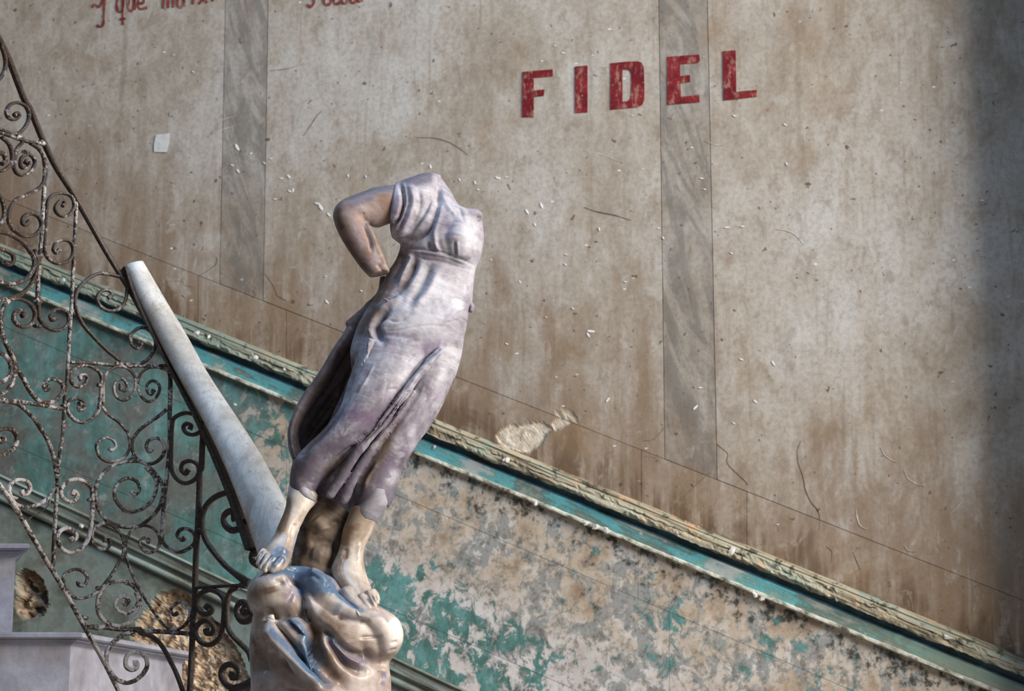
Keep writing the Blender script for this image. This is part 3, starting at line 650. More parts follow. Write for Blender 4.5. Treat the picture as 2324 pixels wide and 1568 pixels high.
# scrolls, each forged from one strap
SCR = [
 (1, 7, 'A 10,200 45,300 62,400 45,500 -20,600 -80,620'),
 (1, 6, 'A -40,1130 20,1150 130,1192 220,1178 295,1090 322,990 290,895 200,847 112,872 70,950 98,1018 158,1036 212,1000 192,962 158,988'),
 (1, 7, 'A 20,1235 100,1310 135,1420 125,1520 B 90,95 20,135 -50,120'),
 (1, 9, 'A -60,1390 -10,1400 42,1425 60,1490 20,1530'),
 (1, 6, 'A 250,1290 182,1370 165,1470 B 150,80 185,160 255,186 335,150 385,60 A 380,1480 350,1440 300,1425 240,1465 228,1540 B 250,105 300,95 325,45 A 300,1490 280,1520'),
 (1, 7, 'A 340,1298 430,1360 485,1450 500,1560 B 510,60 505,200 470,290 410,345 300,400 190,450 120,540 95,630 105,720 150,790 270,860 390,845 455,765 452,690 405,628 330,612 262,650 250,715 285,735 322,700'),
 (1, 6, 'B 695,530 718,485 682,465 622,520 620,585 680,637 760,628 815,560 820,480 780,412 690,384 590,402 535,470 515,600 500,800 490,960 500,1050 560,1132 650,1166 750,1142 805,1072 810,985 770,920 690,905 620,940 595,1010 628,1052 662,1012'),
 (1, 8, 'B -60,808 0,815 90,835 220,905 330,1025 382,1130 360,1250 270,1350 130,1396 0,1370 -70,1330'),
 (1, 6, 'B 385,1005 412,1130 400,1260 340,1400 230,1500 100,1550 -20,1566'),
 (1, 8, 'B -60,1010 0,1008 60,1020 138,1070 150,1140 100,1182 42,1150'),
 (1, 8, 'B -60,370 -10,410 30,480 50,590 30,690 -20,750 -60,780'),
 (1, 7, 'C 110,92 220,92 322,140 385,232 370,340 290,400 200,382 150,312 170,240 230,218 272,250 240,280'),
 (1, 8, 'C 100,100 30,200 8,350 30,500 90,640 150,760 185,860 260,980 330,1110 420,1215 540,1242 640,1200 700,1120 690,1040 620,985 540,990 490,1050 512,1100 552,1068'),
 (1, 7, 'C 428,20 428,200 440,310 510,400 610,440 700,420 762,350 755,260 690,210 610,210 560,260 575,322 622,298'),
 (1, 8, 'C -50,672 0,690 60,725 120,820 110,930 40,1000 -50,1035'),
 (1, 7, 'C 148,800 168,930 122,1050 40,1130 -40,1160'),
 (1, 7, 'C 40,1228 180,1252 290,1330 390,1440 470,1560 D 520,170 580,320 612,460 640,600'),
 (1, 8, 'D -50,352 0,357 100,320 170,250 186,160 142,82 62,58 -20,85 -40,150 0,210 40,190 30,150'),
 (1, 7, 'B 1340,1315 1200,1282 1080,1282 960,1350 870,1450 832,1560 C 830,110 850,220 920,370 1030,500 1170,640 1330,768'),
 (1, 7, 'K 905,480 895,560 860,622 790,645 722,620 690,560 720,505 775,498 798,530 768,552'),
 (1, 7, 'K 850,1005 930,1025 1000,1018 1060,980 1105,900 1095,822 1040,770 980,770 930,820 940,885 980,912 1012,886 985,865'),
 (1, 7, 'C 905,990 885,955 930,928 972,970 942,1040 860,1066 790,1012 778,930 850,850 960,828 1080,880 1128,960 1130,1050 1120,1150 1110,1250 1080,1360 1000,1440 890,1462 790,1400 745,1310 770,1230 850,1195 930,1230 938,1300 890,1330 878,1285'),
 (1, 6, 'C 1145,1270 1148,1050 1160,970 1210,890 1320,840 1430,870 1500,960 1500,1090 1440,1190 1370,1216 1290,1170 1265,1080 1300,1000 1370,985 1412,1050 1390,1112 1338,1090 1348,1035'),
 (1, 6, 'C 1115,1265 1200,1370 1310,1450 1400,1550 F 40,970 72,1080 68,1170 D 1390,370 1300,420 1200,430 1110,372 1075,270 1100,200 1190,163 1262,195 1288,260 1240,305 1218,272'),
 (1, 6, 'F 500,300 380,262 270,270 190,340 160,450 190,570 270,642 350,612 402,520 385,440 320,412 262,460 265,530 310,562 342,510'),
 (1, 7, 'F 480,730 400,800 280,880 170,970 100,1080 100,1180 140,1270 230,1330 330,1330 420,1270 460,1170 430,1080 360,1048 280,1080 255,1150 290,1198 322,1168'),
 (1, 7, 'D 1568,425 1440,425 1250,475 1120,590 1060,740 1070,890 1130,1020 1230,1108 1400,1160 1568,1140 G 200,645 330,540 410,420 440,250 400,130 300,10 F 200,1312 60,1298'),
 (1, 7, 'F 240,1370 340,1470 372,1568 G 372,100 368,230 325,360 220,460 90,500 0,482 D 1370,962 1290,862 1272,750 1330,650 1430,613 1520,650 1552,740 1500,795 1455,752'),
 (2, 8, 'D 805,800 822,758 862,800 820,870 740,866 680,800 690,710 770,640 880,630 980,680 1022,745 1030,900 1020,1080 1000,1220 960,1330 880,1410 770,1442 680,1390 637,1290 660,1210 740,1168 820,1205 852,1270 805,1303 785,1270'),
 (1, 7, 'D 1220,1105 1100,1130 1030,1210 1020,1310 1080,1380 1160,1402 1222,1350 1205,1280 1160,1278 1172,1322'),
 (1, 6, 'D 1190,1115 1290,1170 1350,1250 1378,1340 1372,1440 1330,1530 E 1340,100 1280,210 1200,330 1100,450 1000,510 890,540 790,510 720,430 700,350 730,260 830,215 920,240 972,310 940,392 880,392 868,345'),
 (1, 6, 'G 265,850 285,808 222,788 180,830 200,902 270,952 350,930 402,860 395,760 330,680 220,648 110,690 45,785 20,900 40,1040 110,1220 H 110,300 220,510 330,680 420,800 500,872 600,882 690,830 738,740 730,650 660,588 580,600 530,660 560,722 605,700'),
 (1, 7, 'G 430,740 440,830 500,900 600,946 700,922 780,860 800,790 770,720 700,685 630,700 600,760 650,812 685,780'),
 (2, 8, 'E 1430,350 1300,350 1205,375 1130,445 1090,560 1090,680 1150,780 1260,840 1380,832 1500,760 1568,650 H 188,600 170,480 100,390 20,355'),
 (2, 8, 'H 140,470 165,570 110,668 20,712 E 1390,710 1310,670 1280,600 1310,540 1380,518 1432,560 1400,603 1375,570'),
 (2, 9, 'H 130,935 E 1400,930 1280,1010 1200,1110 1180,1230 1210,1330 1290,1430 1400,1477 1500,1452 1568,1400 H 200,1402 262,1300 250,1200 180,1138 90,1138 30,1200 30,1290 90,1332 152,1310 150,1258 108,1262'),
 (0, 9, 'H 170,918 330,970 430,1070 530,1250 600,1400 660,1568 700,1680'),
 (2, 7, 'D 95,770 110,700 160,642 230,630 310,660 332,730 300,790 252,790 238,745'),
 (2, 7, 'D 95,765 150,880 250,930 380,920 500,862 560,790'),
 (0, 8, 'F 738,955 752,908 702,888 668,930 700,990 780,1012 860,970 872,870 800,800 700,770 600,802 545,872 532,1100 530,1300 542,1420 600,1510 690,1552 790,1512 842,1420 820,1340 740,1303 660,1330 645,1400 690,1445 722,1398'),
 (0, 11, 'G 1245,285 1130,290 1010,340 920,430 880,550 880,680 920,820 1010,950 1120,1080 1250,1190 1400,1290'),
 (0, 13, 'G 1380,590 1350,640 1300,680 1210,702 1130,640 1115,560 1160,500 1240,492 1262,540 1215,562'),
 (0, 13, 'G 1500,900 1435,960 1432,1040 1500,1092'),
 (0, 10, 'H 915,655 942,618 992,642 970,695 900,712 840,662 825,570 870,480 960,443 1060,478 1120,560 1120,700 1105,850 1080,960 1000,1040 910,1052 830,990 800,900 850,810 930,788 1002,850 990,922 930,925 922,875'),
 (0, 10, 'H 1270,415 1190,460 1162,560 1152,700 1160,850 1210,950 1310,1050 1390,1130 1425,1220'),
 (0, 12, 'H 1450,690 1400,780 1320,792 1265,720 1270,620 1330,578 1392,620 1402,680 1350,692 1325,645'),
 (0, 12, 'H 1440,1440 1340,1500 1210,1530 1120,1470 1085,1370 1130,1290 1210,1273 1282,1330 1270,1412 1210,1412 1215,1355'),
 (0, 10, 'H 1440,1505 1250,1560 1120,1620'),
]
for i, (m, t, s) in enumerate(SCR):
    if m == 1 and np.mean([q[1] for q in trace(s)]) < 800: m = 3
    strap('scroll', trace(s), t, 9.5, m, end=1.45 if len(s.split()) > 9 else 1.0, start=1.3 if s.startswith(('C 905', 'D 805', 'G 265', 'F 738', 'H 915', 'B 695')) else 1.0, off=0.0006 * (i % 4))
# collars hammered round the joints
for x, y, r in [(43, 312, 9), (97, 325, 9), (85, 740, 7), (270, 828, 11), (292, 830, 9), (185, 917, 8), (147, 922, 7), (205, 1135, 6), (245, 1188, 8), (282, 1240, 8), (225, 1335, 7), (215, 1424, 9), (312, 1430, 9), (395, 1428, 8), (150, 1340, 7), (192, 1402, 7), (455, 1205, 11), (555, 1330, 10), (230, 905, 7), (227, 875, 7), (304, 1039, 8), (86, 685, 7), (30, 1130, 7), (58, 345, 6)]:
    strap('collar', [(x - r * 0.8, y - r * 0.2), (x, y), (x + r * 0.8, y + r * 0.2)], r * 1.15, 13, 1 if x < 400 else 0, sub=2)
def wire(name, pts, r, mat, parent):
    P = catmull(np.array(pts, float), 5); v, f = [], []
    for i in range(len(P)):
        for j in range(5):
            an = 2 * math.pi * j / 5
            v.append(rail_pt(P[i][0] + r * math.cos(an) , P[i][1] + r * math.sin(an) * 0.7, 0.008 + 0.004 * math.sin(an)))
    for i in range(len(P) - 1):
        for j in range(5):
            a = i * 5 + j; b = i * 5 + (j + 1) % 5; f.append((a, b, b + 5, a + 5))
    return keep(link(name, mesh(name, v, f), IR[mat]), parent)
wire('wire_tie', trace('D 620,740 560,770 525,850 545,900 575,800 600,745 580,730'), 1.4, 1, railing)
wire('wire_tie', trace('D 540,880 525,930 460,980 410,1020 360,1035 325,1075 340,1040'), 1.6, 0, railing)
for k in range(5): wire('wire_tie', [(123 + k * 0.5, 1040 + k * 14), (134, 1046 + k * 14), (124, 1052 + k * 14)], 1.5, 1, railing)

# ------------------------------------------------------------------ marble handrail, broken off at its upper end
def marble(name):
    g = G(name); o = g.obj
    n = g.noise(o, 7, 6, 0.62, 1.2); v = g.noise(g.mp(o, rot=(0.6, 0.3, 0.2)), 11, 8, 0.7, 2.6); n2 = g.noise(o, 46, 5, 0.65)
    col = g.ramp(n, [(0.36, (0.38, 0.35, 0.31)), (0.48, (0.54, 0.53, 0.51)), (0.62, (0.66, 0.67, 0.67))])
    vein = g.ss(g.ma('ABSOLUTE', g.ma('SUBTRACT', v, 0.5)), 0.03, 0.0)
    col = g.mix(g.ma('MULTIPLY', vein, 0.45), col, (0.30, 0.29, 0.28))
    col = g.mix(g.ss(n2, 0.56, 0.70, 0, 0.6), col, (0.33, 0.26, 0.19))
    return g.done(col, g.ss(n2, 0.3, 0.7, 0.45, 0.6), 0.4)
M_marble = marble('handrail_marble')
g = G('handrail_soffit'); M_soff = g.done(g.ramp(g.noise(g.obj, 60, 5, 0.7), [(0.4, (0.02, 0.015, 0.012)), (0.7, (0.10, 0.07, 0.05))]), 0.7)
Ls = [(282, 606), (306, 672), (344, 747), (389, 830), (428, 898), (462, 960), (492, 1022), (520, 1086), (545, 1150), (568, 1215), (588, 1275)]
Rs = [(325, 593), (383, 692), (421, 755), (470, 843), (510, 905), (548, 962), (588, 1024), (624, 1088), (655, 1148), (682, 1205), (706, 1262)]
Lc_, Rc_ = catmull(np.array(Ls, float), 4), catmull(np.array(Rs, float), 4)
v, f = [], []; K = 16
for i in range(len(Lc_)):
    c = (Lc_[i] + Rc_[i]) / 2; Y = railY(c[0])
    A, B = at(*Lc_[i], Y), at(*Rc_[i], Y)
    # shift so that both edges lie on one level line across the rail
    ctr = (A + B) / 2; h = (B - A) / 2
    T = at(*(Lc_[min(i + 1, len(Lc_) - 1)] + Rc_[min(i + 1, len(Lc_) - 1)]) / 2, railY(c[0])) - at(*(Lc_[max(i - 1, 0)] + Rc_[max(i - 1, 0)]) / 2, railY(c[0])); T.normalize()
    dY = Vector((0, -1, 0)); up = h.length * 0.78
    for j in range(K):
        an = 2 * math.pi * j / K
        ca, sa = math.cos(an), math.sin(an)
        v.append(ctr + h * (ca * (1 if ca > 0 else 0.96)) + dY * (up * sa))
n = len(Lc_)
for i in range(n - 1):
    for j in range(K):
        a = i * K + j; b = i * K + (j + 1) % K; f.append((a, a + K, b + K, b))
f.append(tuple(range(K))); f.append(tuple((n - 1) * K + j for j in reversed(range(K))))
hr = keep(link('handrail', mesh('handrail', v, f), M_marble, smooth=True), railing)
hr['label'] = 'pale veined marble handrail'
me = hr.data
for p in me.polygons:
    if len(p.vertices) > 4: p.use_smooth = False
# iron bed that carries the marble, seen as its dark edge
bed = strap('handrail_bed', [tuple(p + np.array((-1.0, 2.0))) for p in Lc_[0:-2]], 10, 44, 0, sub=2)

# ================================================================== THE STATUE
SY = 4.40; SK = SY / FPX                        # depth of the statue and metres per pixel there
statue = empty('statue', at(735, 1640, SY)); statue.location.z = at(735, 1648, SY).z
tag(statue, 'headless marble statue of a draped woman leaning right on a swirling base', 'statue')

def loft(rings, seg=28, sub=4, cap=0.35):
    """rings: (ax, ay, bx, by, half depth px, depth offset px [, squareness]); returns verts, faces of a closed body"""
    Rg = np.array([list(r) + [2.0] * (7 - len(r)) for r in rings], float)
    C = catmull(Rg, sub); v, f = [], []
    # rounded ends
    def shrink(r, k, push):
        a, b = r[:2], r[2:4]; m = (a + b) / 2
        return np.concatenate([m + (a - m) * k + push, m + (b - m) * k + push, [r[4] * k, r[5], r[6]]])
    d0 = ((C[0][:2] + C[0][2:4]) - (C[1][:2] + C[1][2:4])) / 2; d0 /= np.linalg.norm(d0) + 1e-9
    d1 = ((C[-1][:2] + C[-1][2:4]) - (C[-2][:2] + C[-2][2:4])) / 2; d1 /= np.linalg.norm(d1) + 1e-9
    w0 = np.linalg.norm(C[0][:2] - C[0][2:4]) * 0.5 * cap; w1 = np.linalg.norm(C[-1][:2] - C[-1][2:4]) * 0.5 * cap
    C = np.vstack([shrink(C[0], 0.35, d0 * w0), shrink(C[0], 0.8, d0 * w0 * 0.6), C, shrink(C[-1], 0.8, d1 * w1 * 0.6), shrink(C[-1], 0.35, d1 * w1)])
    for r in C:
        Y = SY + r[5] * SK
        A, B = at(r[0], r[1], Y), at(r[2], r[3], Y); c = (A + B) / 2; h = (B - A) / 2; e = 2.0 / r[6]
        for j in range(seg):
            an = 2 * math.pi * j / seg; ca, sa = math.cos(an), math.sin(an)
            ca = math.copysign(abs(ca) ** e, ca); sa = math.copysign(abs(sa) ** e, sa)
            v.append(c + h * ca + Vector((0, -1, 0)) * (r[4] * SK * sa))
    n = len(C)
    for i in range(n - 1):
        for j in range(seg):
            a = i * seg + j; b = i * seg + (j + 1) % seg; f.append((a, b, b + seg, a + seg))
    f.append(tuple(reversed(range(seg)))); f.append(tuple((n - 1) * seg + j for j in range(seg)))
    return v, f
def tube(pts, radii, off=0.0, depth=None, sub=4):
    """round limb through pixel points (x, y, depth offset) with pixel radii"""
    out = []; P = np.array(pts, float)
    for i, (x, y, z) in enumerate(P):
        t = P[min(i + 1, len(P) - 1)] - P[max(i - 1, 0)]; t = t[:2] / (np.linalg.norm(t[:2]) + 1e-9); nrm = np.array((-t[1], t[0])) * radii[i]
        out.append((x - nrm[0], y - nrm[1], x + nrm[0], y + nrm[1], radii[i] if depth is None else depth[i], z + off))
    return loft(out, 14, sub, 0.9)

def stroke_field(px, face, strokes):
    """height added along the normals by carving strokes: (amplitude mm, half width px, points)"""
    H = np.zeros(len(px))
    for amp, wid, pts in strokes:
        P = catmull(np.array(pts, float), 5); lo = P.min(0) - 3 * wid; hi = P.max(0) + 3 * wid
        sel = np.where((px[:, 0] > lo[0]) & (px[:, 0] < hi[0]) & (px[:, 1] > lo[1]) & (px[:, 1] < hi[1]) & (face > 0))[0]
        if not len(sel): continue
        q = px[sel]; best = np.full(len(q), 1e9); along = np.zeros(len(q)); n = len(P) - 1
        for i in range(n):
            a, b = P[i], P[i + 1]; ab = b - a; t = np.clip(((q - a) @ ab) / (ab @ ab + 1e-9), 0, 1)
            d = np.linalg.norm(q - (a + t[:, None] * ab), axis=1); m = d < best
            best[m] = d[m]; along[m] = (i + t[m]) / n
        taper = np.clip(np.minimum(along, 1 - along) * 5 + 0.25, 0, 1)
        H[sel] += amp * 0.00125 * taper * np.exp(-(best / wid) ** 2) * face[sel]
    return H

def sculpt(name, bodies, mat, voxel=3.2, smooth=5, strokes=(), grain=0.0, post=2, parent=None, paint=None):
    v, f = [], []
    for bv, bf in bodies:
        n = len(v); v += bv; f += [tuple(i + n for i in q) for q in bf]
    me = mesh(name + '_raw', v, f); o = bpy.data.objects.new(name + '_raw', me); COL.objects.link(o)
    rm = o.modifiers.new('r', 'REMESH'); rm.mode = 'VOXEL'; rm.voxel_size = voxel * SK
    sm = o.modifiers.new('s', 'SMOOTH'); sm.factor = 0.5; sm.iterations = smooth
    dg = bpy.context.evaluated_depsgraph_get(); ev = o.evaluated_get(dg)
    out = bpy.data.meshes.new_from_object(ev); bpy.data.objects.remove(o); bpy.data.meshes.remove(me); out.name = name
    out.materials.clear()
    nv = len(out.vertices); P = np.zeros(nv * 3); out.vertices.foreach_get('co', P); P = P.reshape(-1, 3)
    def normals():
        N = np.zeros(nv * 3); out.vertices.foreach_get('normal', N); return N.reshape(-1, 3)
    for batch in ([strokes] if not strokes or isinstance(strokes[0], tuple) else strokes):
        if not batch: continue
        N = normals(); view = CAMn - P; view /= np.linalg.norm(view, axis=1)[:, None]
        fc = (N * view).sum(1); face = np.clip((fc - 0.05) / 0.35, 0, 1)
        H = stroke_field(project(P), face, batch)
        P = P + N * H[:, None]
        out.vertices.foreach_set('co', P.ravel()); out.update()
    # gentle folds on the side turned away, and the tooling of the surface
    N = normals(); view = CAMn - P; view /= np.linalg.norm(view, axis=1)[:, None]
    back = np.clip(-(N * view).sum(1) * 2, 0, 1)
    if grain:
        P = P + N * (back * 0.004 * np.sin(P[:, 0] * 120 + P[:, 2] * 22))[:, None]
        q = P * 38; h = np.array([mnoise.noise(Vector(p)) for p in q]) * 0.6 + np.array([mnoise.noise(Vector(p)) for p in P * 110]) * 0.3
        P = P + N * (h * grain)[:, None]
        out.vertices.foreach_set('co', P.ravel()); out.update()
    for an, sts in (paint or {}).items():                # patina and staining, plus shade and highlights put into the colour
        F = stroke_field(project(P), np.ones(nv), [(1000 / 1.25 * a_, w_, p_) for a_, w_, p_ in sts])
        at_ = out.attributes.new(an, 'FLOAT', 'POINT'); at_.data.foreach_set('value', np.clip(F, 0, 1.2))
    o = link(name, out, mat, smooth=True)
    if post:
        s2 = o.modifiers.new('soften', 'SMOOTH'); s2.factor = 0.4; s2.iterations = post
    keep(o, parent or statue)
    return o, P

def stone(name, c_dark, c_mid, c_light, stain, stain_amt=0.5, rough=(0.28, 0.55), streak_rot=-20, speck=0.3, low=None, band=0.5, stains_and_shading=()):
    g = G(name); o = g.obj
    n = g.noise(o, 9, 6, 0.62, 0.7); n2 = g.noise(g.mp(g.mp(o, rot=(0, R(streak_rot), 0)), (1, 1, 2.6)), 13, 6, 0.68, 1.4); n3 = g.noise(g.mp(o, loc=(3, 8, 1)), 5.5, 5, 0.6, 0.5)
    fine = g.noise(o, 150, 4, 0.65)
    col = g.ramp(g.ma('ADD', g.ma('MULTIPLY', n, 1 - band), g.ma('MULTIPLY', n2, band)), [(0.36, c_dark), (0.48, c_mid), (0.60, c_light)])
    col = g.mix(g.ss(n3, 0.46, 0.66, 0, stain_amt), col, stain)
    col = g.mix(g.ss(fine, 0.60, 0.72, 0, speck), col, tuple(c * 0.45 for c in c_dark))
    if low:                                            # darker purple patina in the lower cloth
        z = g.sep(o)[2]; zf = g.ss(z, at(800, 780, SY).z, at(800, 1060, SY).z)
        pn = g.noise(g.mp(o, loc=(1, 6, 2)), 11, 5, 0.65, 0.8)
        col = g.mix(g.ss(g.ma('ADD', g.ma('MULTIPLY', zf, 0.30), pn), 0.52, 0.84, 0, 0.80), col, low)
        col = g.mix(g.ss(g.noise(g.mp(o, loc=(5, 5, 5)), 13, 6, 0.7, 0.6), 0.50, 0.74, 0, 0.65), col, (0.55, 0.55, 0.61))
    for an, c_, amt in stains_and_shading:  # stroke tints: patina and stain, also painted shade and highlights
        m_ = g.ma('MULTIPLY', g.attr(an), g.ss(g.noise(g.mp(o, loc=(6, 1, 4)), 22, 6, 0.68, 0.5), 0.25, 0.6, 0.45, 1.25))
        col = g.mix(g.ma('MINIMUM', g.ma('MULTIPLY', m_, amt), 0.92), col, g.ramp(fine, [(0.35, c_), (0.7, tuple(min(1, k * 1.35) for k in c_))]))
    g.bump(g.ma('ADD', g.ma('MULTIPLY', n2, 0.25), g.ma('MULTIPLY', fine, 0.25)), 0.16, 0.004)
    return g.done(col, g.ss(n, 0.35, 0.65, rough[0], rough[1]), 0.5 if rough[0] < 0.4 else 0.25)
M_gown = stone('gown_marble', (0.15, 0.125, 0.155), (0.285, 0.275, 0.32), (0.45, 0.45, 0.505), (0.22, 0.17, 0.24), 0.55, (0.46, 0.66), low=(0.085, 0.068, 0.100), stains_and_shading=(('patina', (0.115, 0.105, 0.135), 0.95), ('purple', (0.125, 0.085, 0.15), 0.7), ('pale', (0.56, 0.57, 0.63), 0.5), ('brown', (0.10, 0.070, 0.055), 0.9)))
M_arm = stone('arm_stone', (0.135, 0.088, 0.070), (0.225, 0.165, 0.15), (0.32, 0.275, 0.275), (0.24, 0.135, 0.085), 0.5, (0.42, 0.6), stains_and_shading=(('patina', (0.105, 0.105, 0.135), 0.95), ('purple', (0.27, 0.22, 0.235), 0.8), ('brown', (0.10, 0.058, 0.036), 0.9)))
M_leg = stone('leg_marble', (0.27, 0.21, 0.16), (0.47, 0.41, 0.355), (0.64, 0.60, 0.555), (0.22, 0.145, 0.095), 0.45, (0.28, 0.44), speck=0.12, band=0.15, stains_and_shading=(('brown', (0.135, 0.080, 0.045), 0.9), ('patina', (0.060, 0.095, 0.150), 1.0)))
M_basem = stone('base_marble', (0.18, 0.13, 0.10), (0.34, 0.275, 0.24), (0.52, 0.475, 0.44), (0.22, 0.17, 0.17), 0.45, (0.36, 0.54), speck=0.15, band=0.3, stains_and_shading=(('brown', (0.115, 0.075, 0.052), 0.85), ('pale', (0.66, 0.62, 0.59), 0.7), ('patina', (0.042, 0.092, 0.165), 1.0), ('purple', (0.135, 0.13, 0.22), 0.9)))
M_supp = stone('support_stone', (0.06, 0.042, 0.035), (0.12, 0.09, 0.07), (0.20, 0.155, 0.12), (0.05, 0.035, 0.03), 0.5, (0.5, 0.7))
M_tail = stone('brown_shaded_marble', (0.085, 0.062, 0.055), (0.150, 0.118, 0.115), (0.235, 0.20, 0.21), (0.07, 0.05, 0.055), 0.55, (0.40, 0.6))  # brown-stained copy of the gown marble, darkened for the hollow's shade
M_patch = stone('repair_mortar', (0.17, 0.165, 0.19), (0.25, 0.245, 0.285), (0.36, 0.36, 0.41), (0.30, 0.29, 0.33), 0.4, (0.6, 0.8))

def c1(s):                                           # crop notation as for the railing
    return trace(s)
CROP.update({'p': (820, 370, 4.9), 'q': (780, 600, 4.9), 'r': (640, 780, 4.9), 's': (760, 860, 4.9), 't': (560, 1040, 4.9), 'u': (540, 1248, 4.9), 'v': (700, 1248, 4.9), 'w': (740, 400, 6.533)})

# ---- gown: bodice, sleeve, two draped legs, the cloth blown out behind
torso = loft([(950, 404, 1004, 408, 26, 4), (930, 426, 1022, 434, 44, 2), (915, 458, 1046, 470, 56, 0), (905, 496, 1088, 488, 64, -2), (905, 530, 1097, 528, 70, -6), (908, 560, 1094, 574, 70, -4),
              (900, 586, 1080, 612, 64, 2), (884, 612, 1074, 650, 64, 4), (866, 645, 1072, 682, 68, 4), (846, 682, 1064, 704, 74, 4), (824, 716, 1061, 732, 80, 2), (806, 752, 1054, 764, 82, 2), (796, 800, 1047, 810, 80, 4), (800, 850, 1032, 858, 70, 8)])
sleeve = loft([(1000, 398, 985, 500, 46, -6), (975, 393, 962, 535, 58, -14), (945, 400, 932, 552, 64, -22), (918, 409, 908, 552, 64, -26), (900, 416, 889, 538, 58, -28)], cap=0.12)
neck = loft([(1040, 470, 1092, 508, 34, -4), (1052, 476, 1096, 492, 32, 0), (1060, 477, 1095, 485, 30, 2)], cap=0.05)
legA = loft([(815, 770, 1010, 800, 78, -6), (806, 822, 974, 846, 78, -16), (788, 872, 935, 886, 74, -26), (776, 915, 898, 930, 66, -34), (754, 953, 866, 966, 60, -38), (722, 988, 832, 1002, 56, -38), (692, 1015, 796, 1028, 52, -34), (668, 1045, 762, 1060, 46, -26), (660, 1075, 732, 1090, 40, -18), (657, 1104, 716, 1116, 36, -12), (660, 1120, 722, 1142, 33, -8)], cap=0.15)
legB = loft([(950, 790, 1048, 800, 62, 6), (925, 850, 1031, 856, 60, 2), (900, 905, 1006, 915, 58, 0), (872, 955, 976, 968, 56, 0), (850, 1000, 949, 1004, 54, 0), (830, 1036, 930, 1036, 52, 0), (812, 1066, 915, 1062, 50, 2), (801, 1096, 902, 1095, 46, 4), (800, 1126, 894, 1130, 42, 6), (804, 1146, 884, 1150, 38, 8)], cap=0.12)
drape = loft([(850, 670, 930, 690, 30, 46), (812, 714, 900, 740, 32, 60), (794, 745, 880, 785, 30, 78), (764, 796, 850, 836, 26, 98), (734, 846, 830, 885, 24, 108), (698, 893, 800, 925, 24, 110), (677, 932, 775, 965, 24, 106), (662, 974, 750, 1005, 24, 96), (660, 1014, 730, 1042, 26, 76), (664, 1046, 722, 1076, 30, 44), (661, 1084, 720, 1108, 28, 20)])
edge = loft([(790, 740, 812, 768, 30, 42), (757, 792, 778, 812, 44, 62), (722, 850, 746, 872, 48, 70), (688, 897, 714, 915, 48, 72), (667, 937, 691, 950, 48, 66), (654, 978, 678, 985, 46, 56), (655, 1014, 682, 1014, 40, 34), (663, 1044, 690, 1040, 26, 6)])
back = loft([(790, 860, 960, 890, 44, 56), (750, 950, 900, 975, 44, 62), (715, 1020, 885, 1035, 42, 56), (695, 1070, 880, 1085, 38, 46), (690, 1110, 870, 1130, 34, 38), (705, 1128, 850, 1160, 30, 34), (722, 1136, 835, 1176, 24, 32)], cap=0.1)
fold1 = tube([(1000, 792, -70), (950, 852, -78), (905, 912, -80), (868, 960, -78), (822, 1010, -72), (794, 1050, -60), (772, 1086, -46), (750, 1122, -34)], [8, 9, 9, 10, 11, 12, 12, 11])
fold2 = tube([(940, 890, -58), (896, 952, -58), (862, 996, -56), (832, 1036, -50), (806, 1078, -40), (790, 1110, -32), (779, 1136, -26)], [7, 8, 9, 10, 11, 12, 10])
fold3 = tube([(870, 1022, -6), (848, 1060, 0), (832, 1096, 4), (822, 1130, 8), (818, 1156, 12)], [5, 6, 7, 8, 8])
fold4 = tube([(768, 1062, 10), (748, 1088, 14), (733, 1112, 18)], [7, 8, 8])
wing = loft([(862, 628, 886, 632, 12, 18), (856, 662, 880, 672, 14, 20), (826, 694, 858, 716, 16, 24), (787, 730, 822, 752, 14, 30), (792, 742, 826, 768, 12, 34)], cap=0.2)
bust = loft([(1010, 512, 1064, 505, 30, -42), (1000, 545, 1078, 535, 40, -46), (1005, 572, 1076, 570, 34, -42)], cap=0.7)
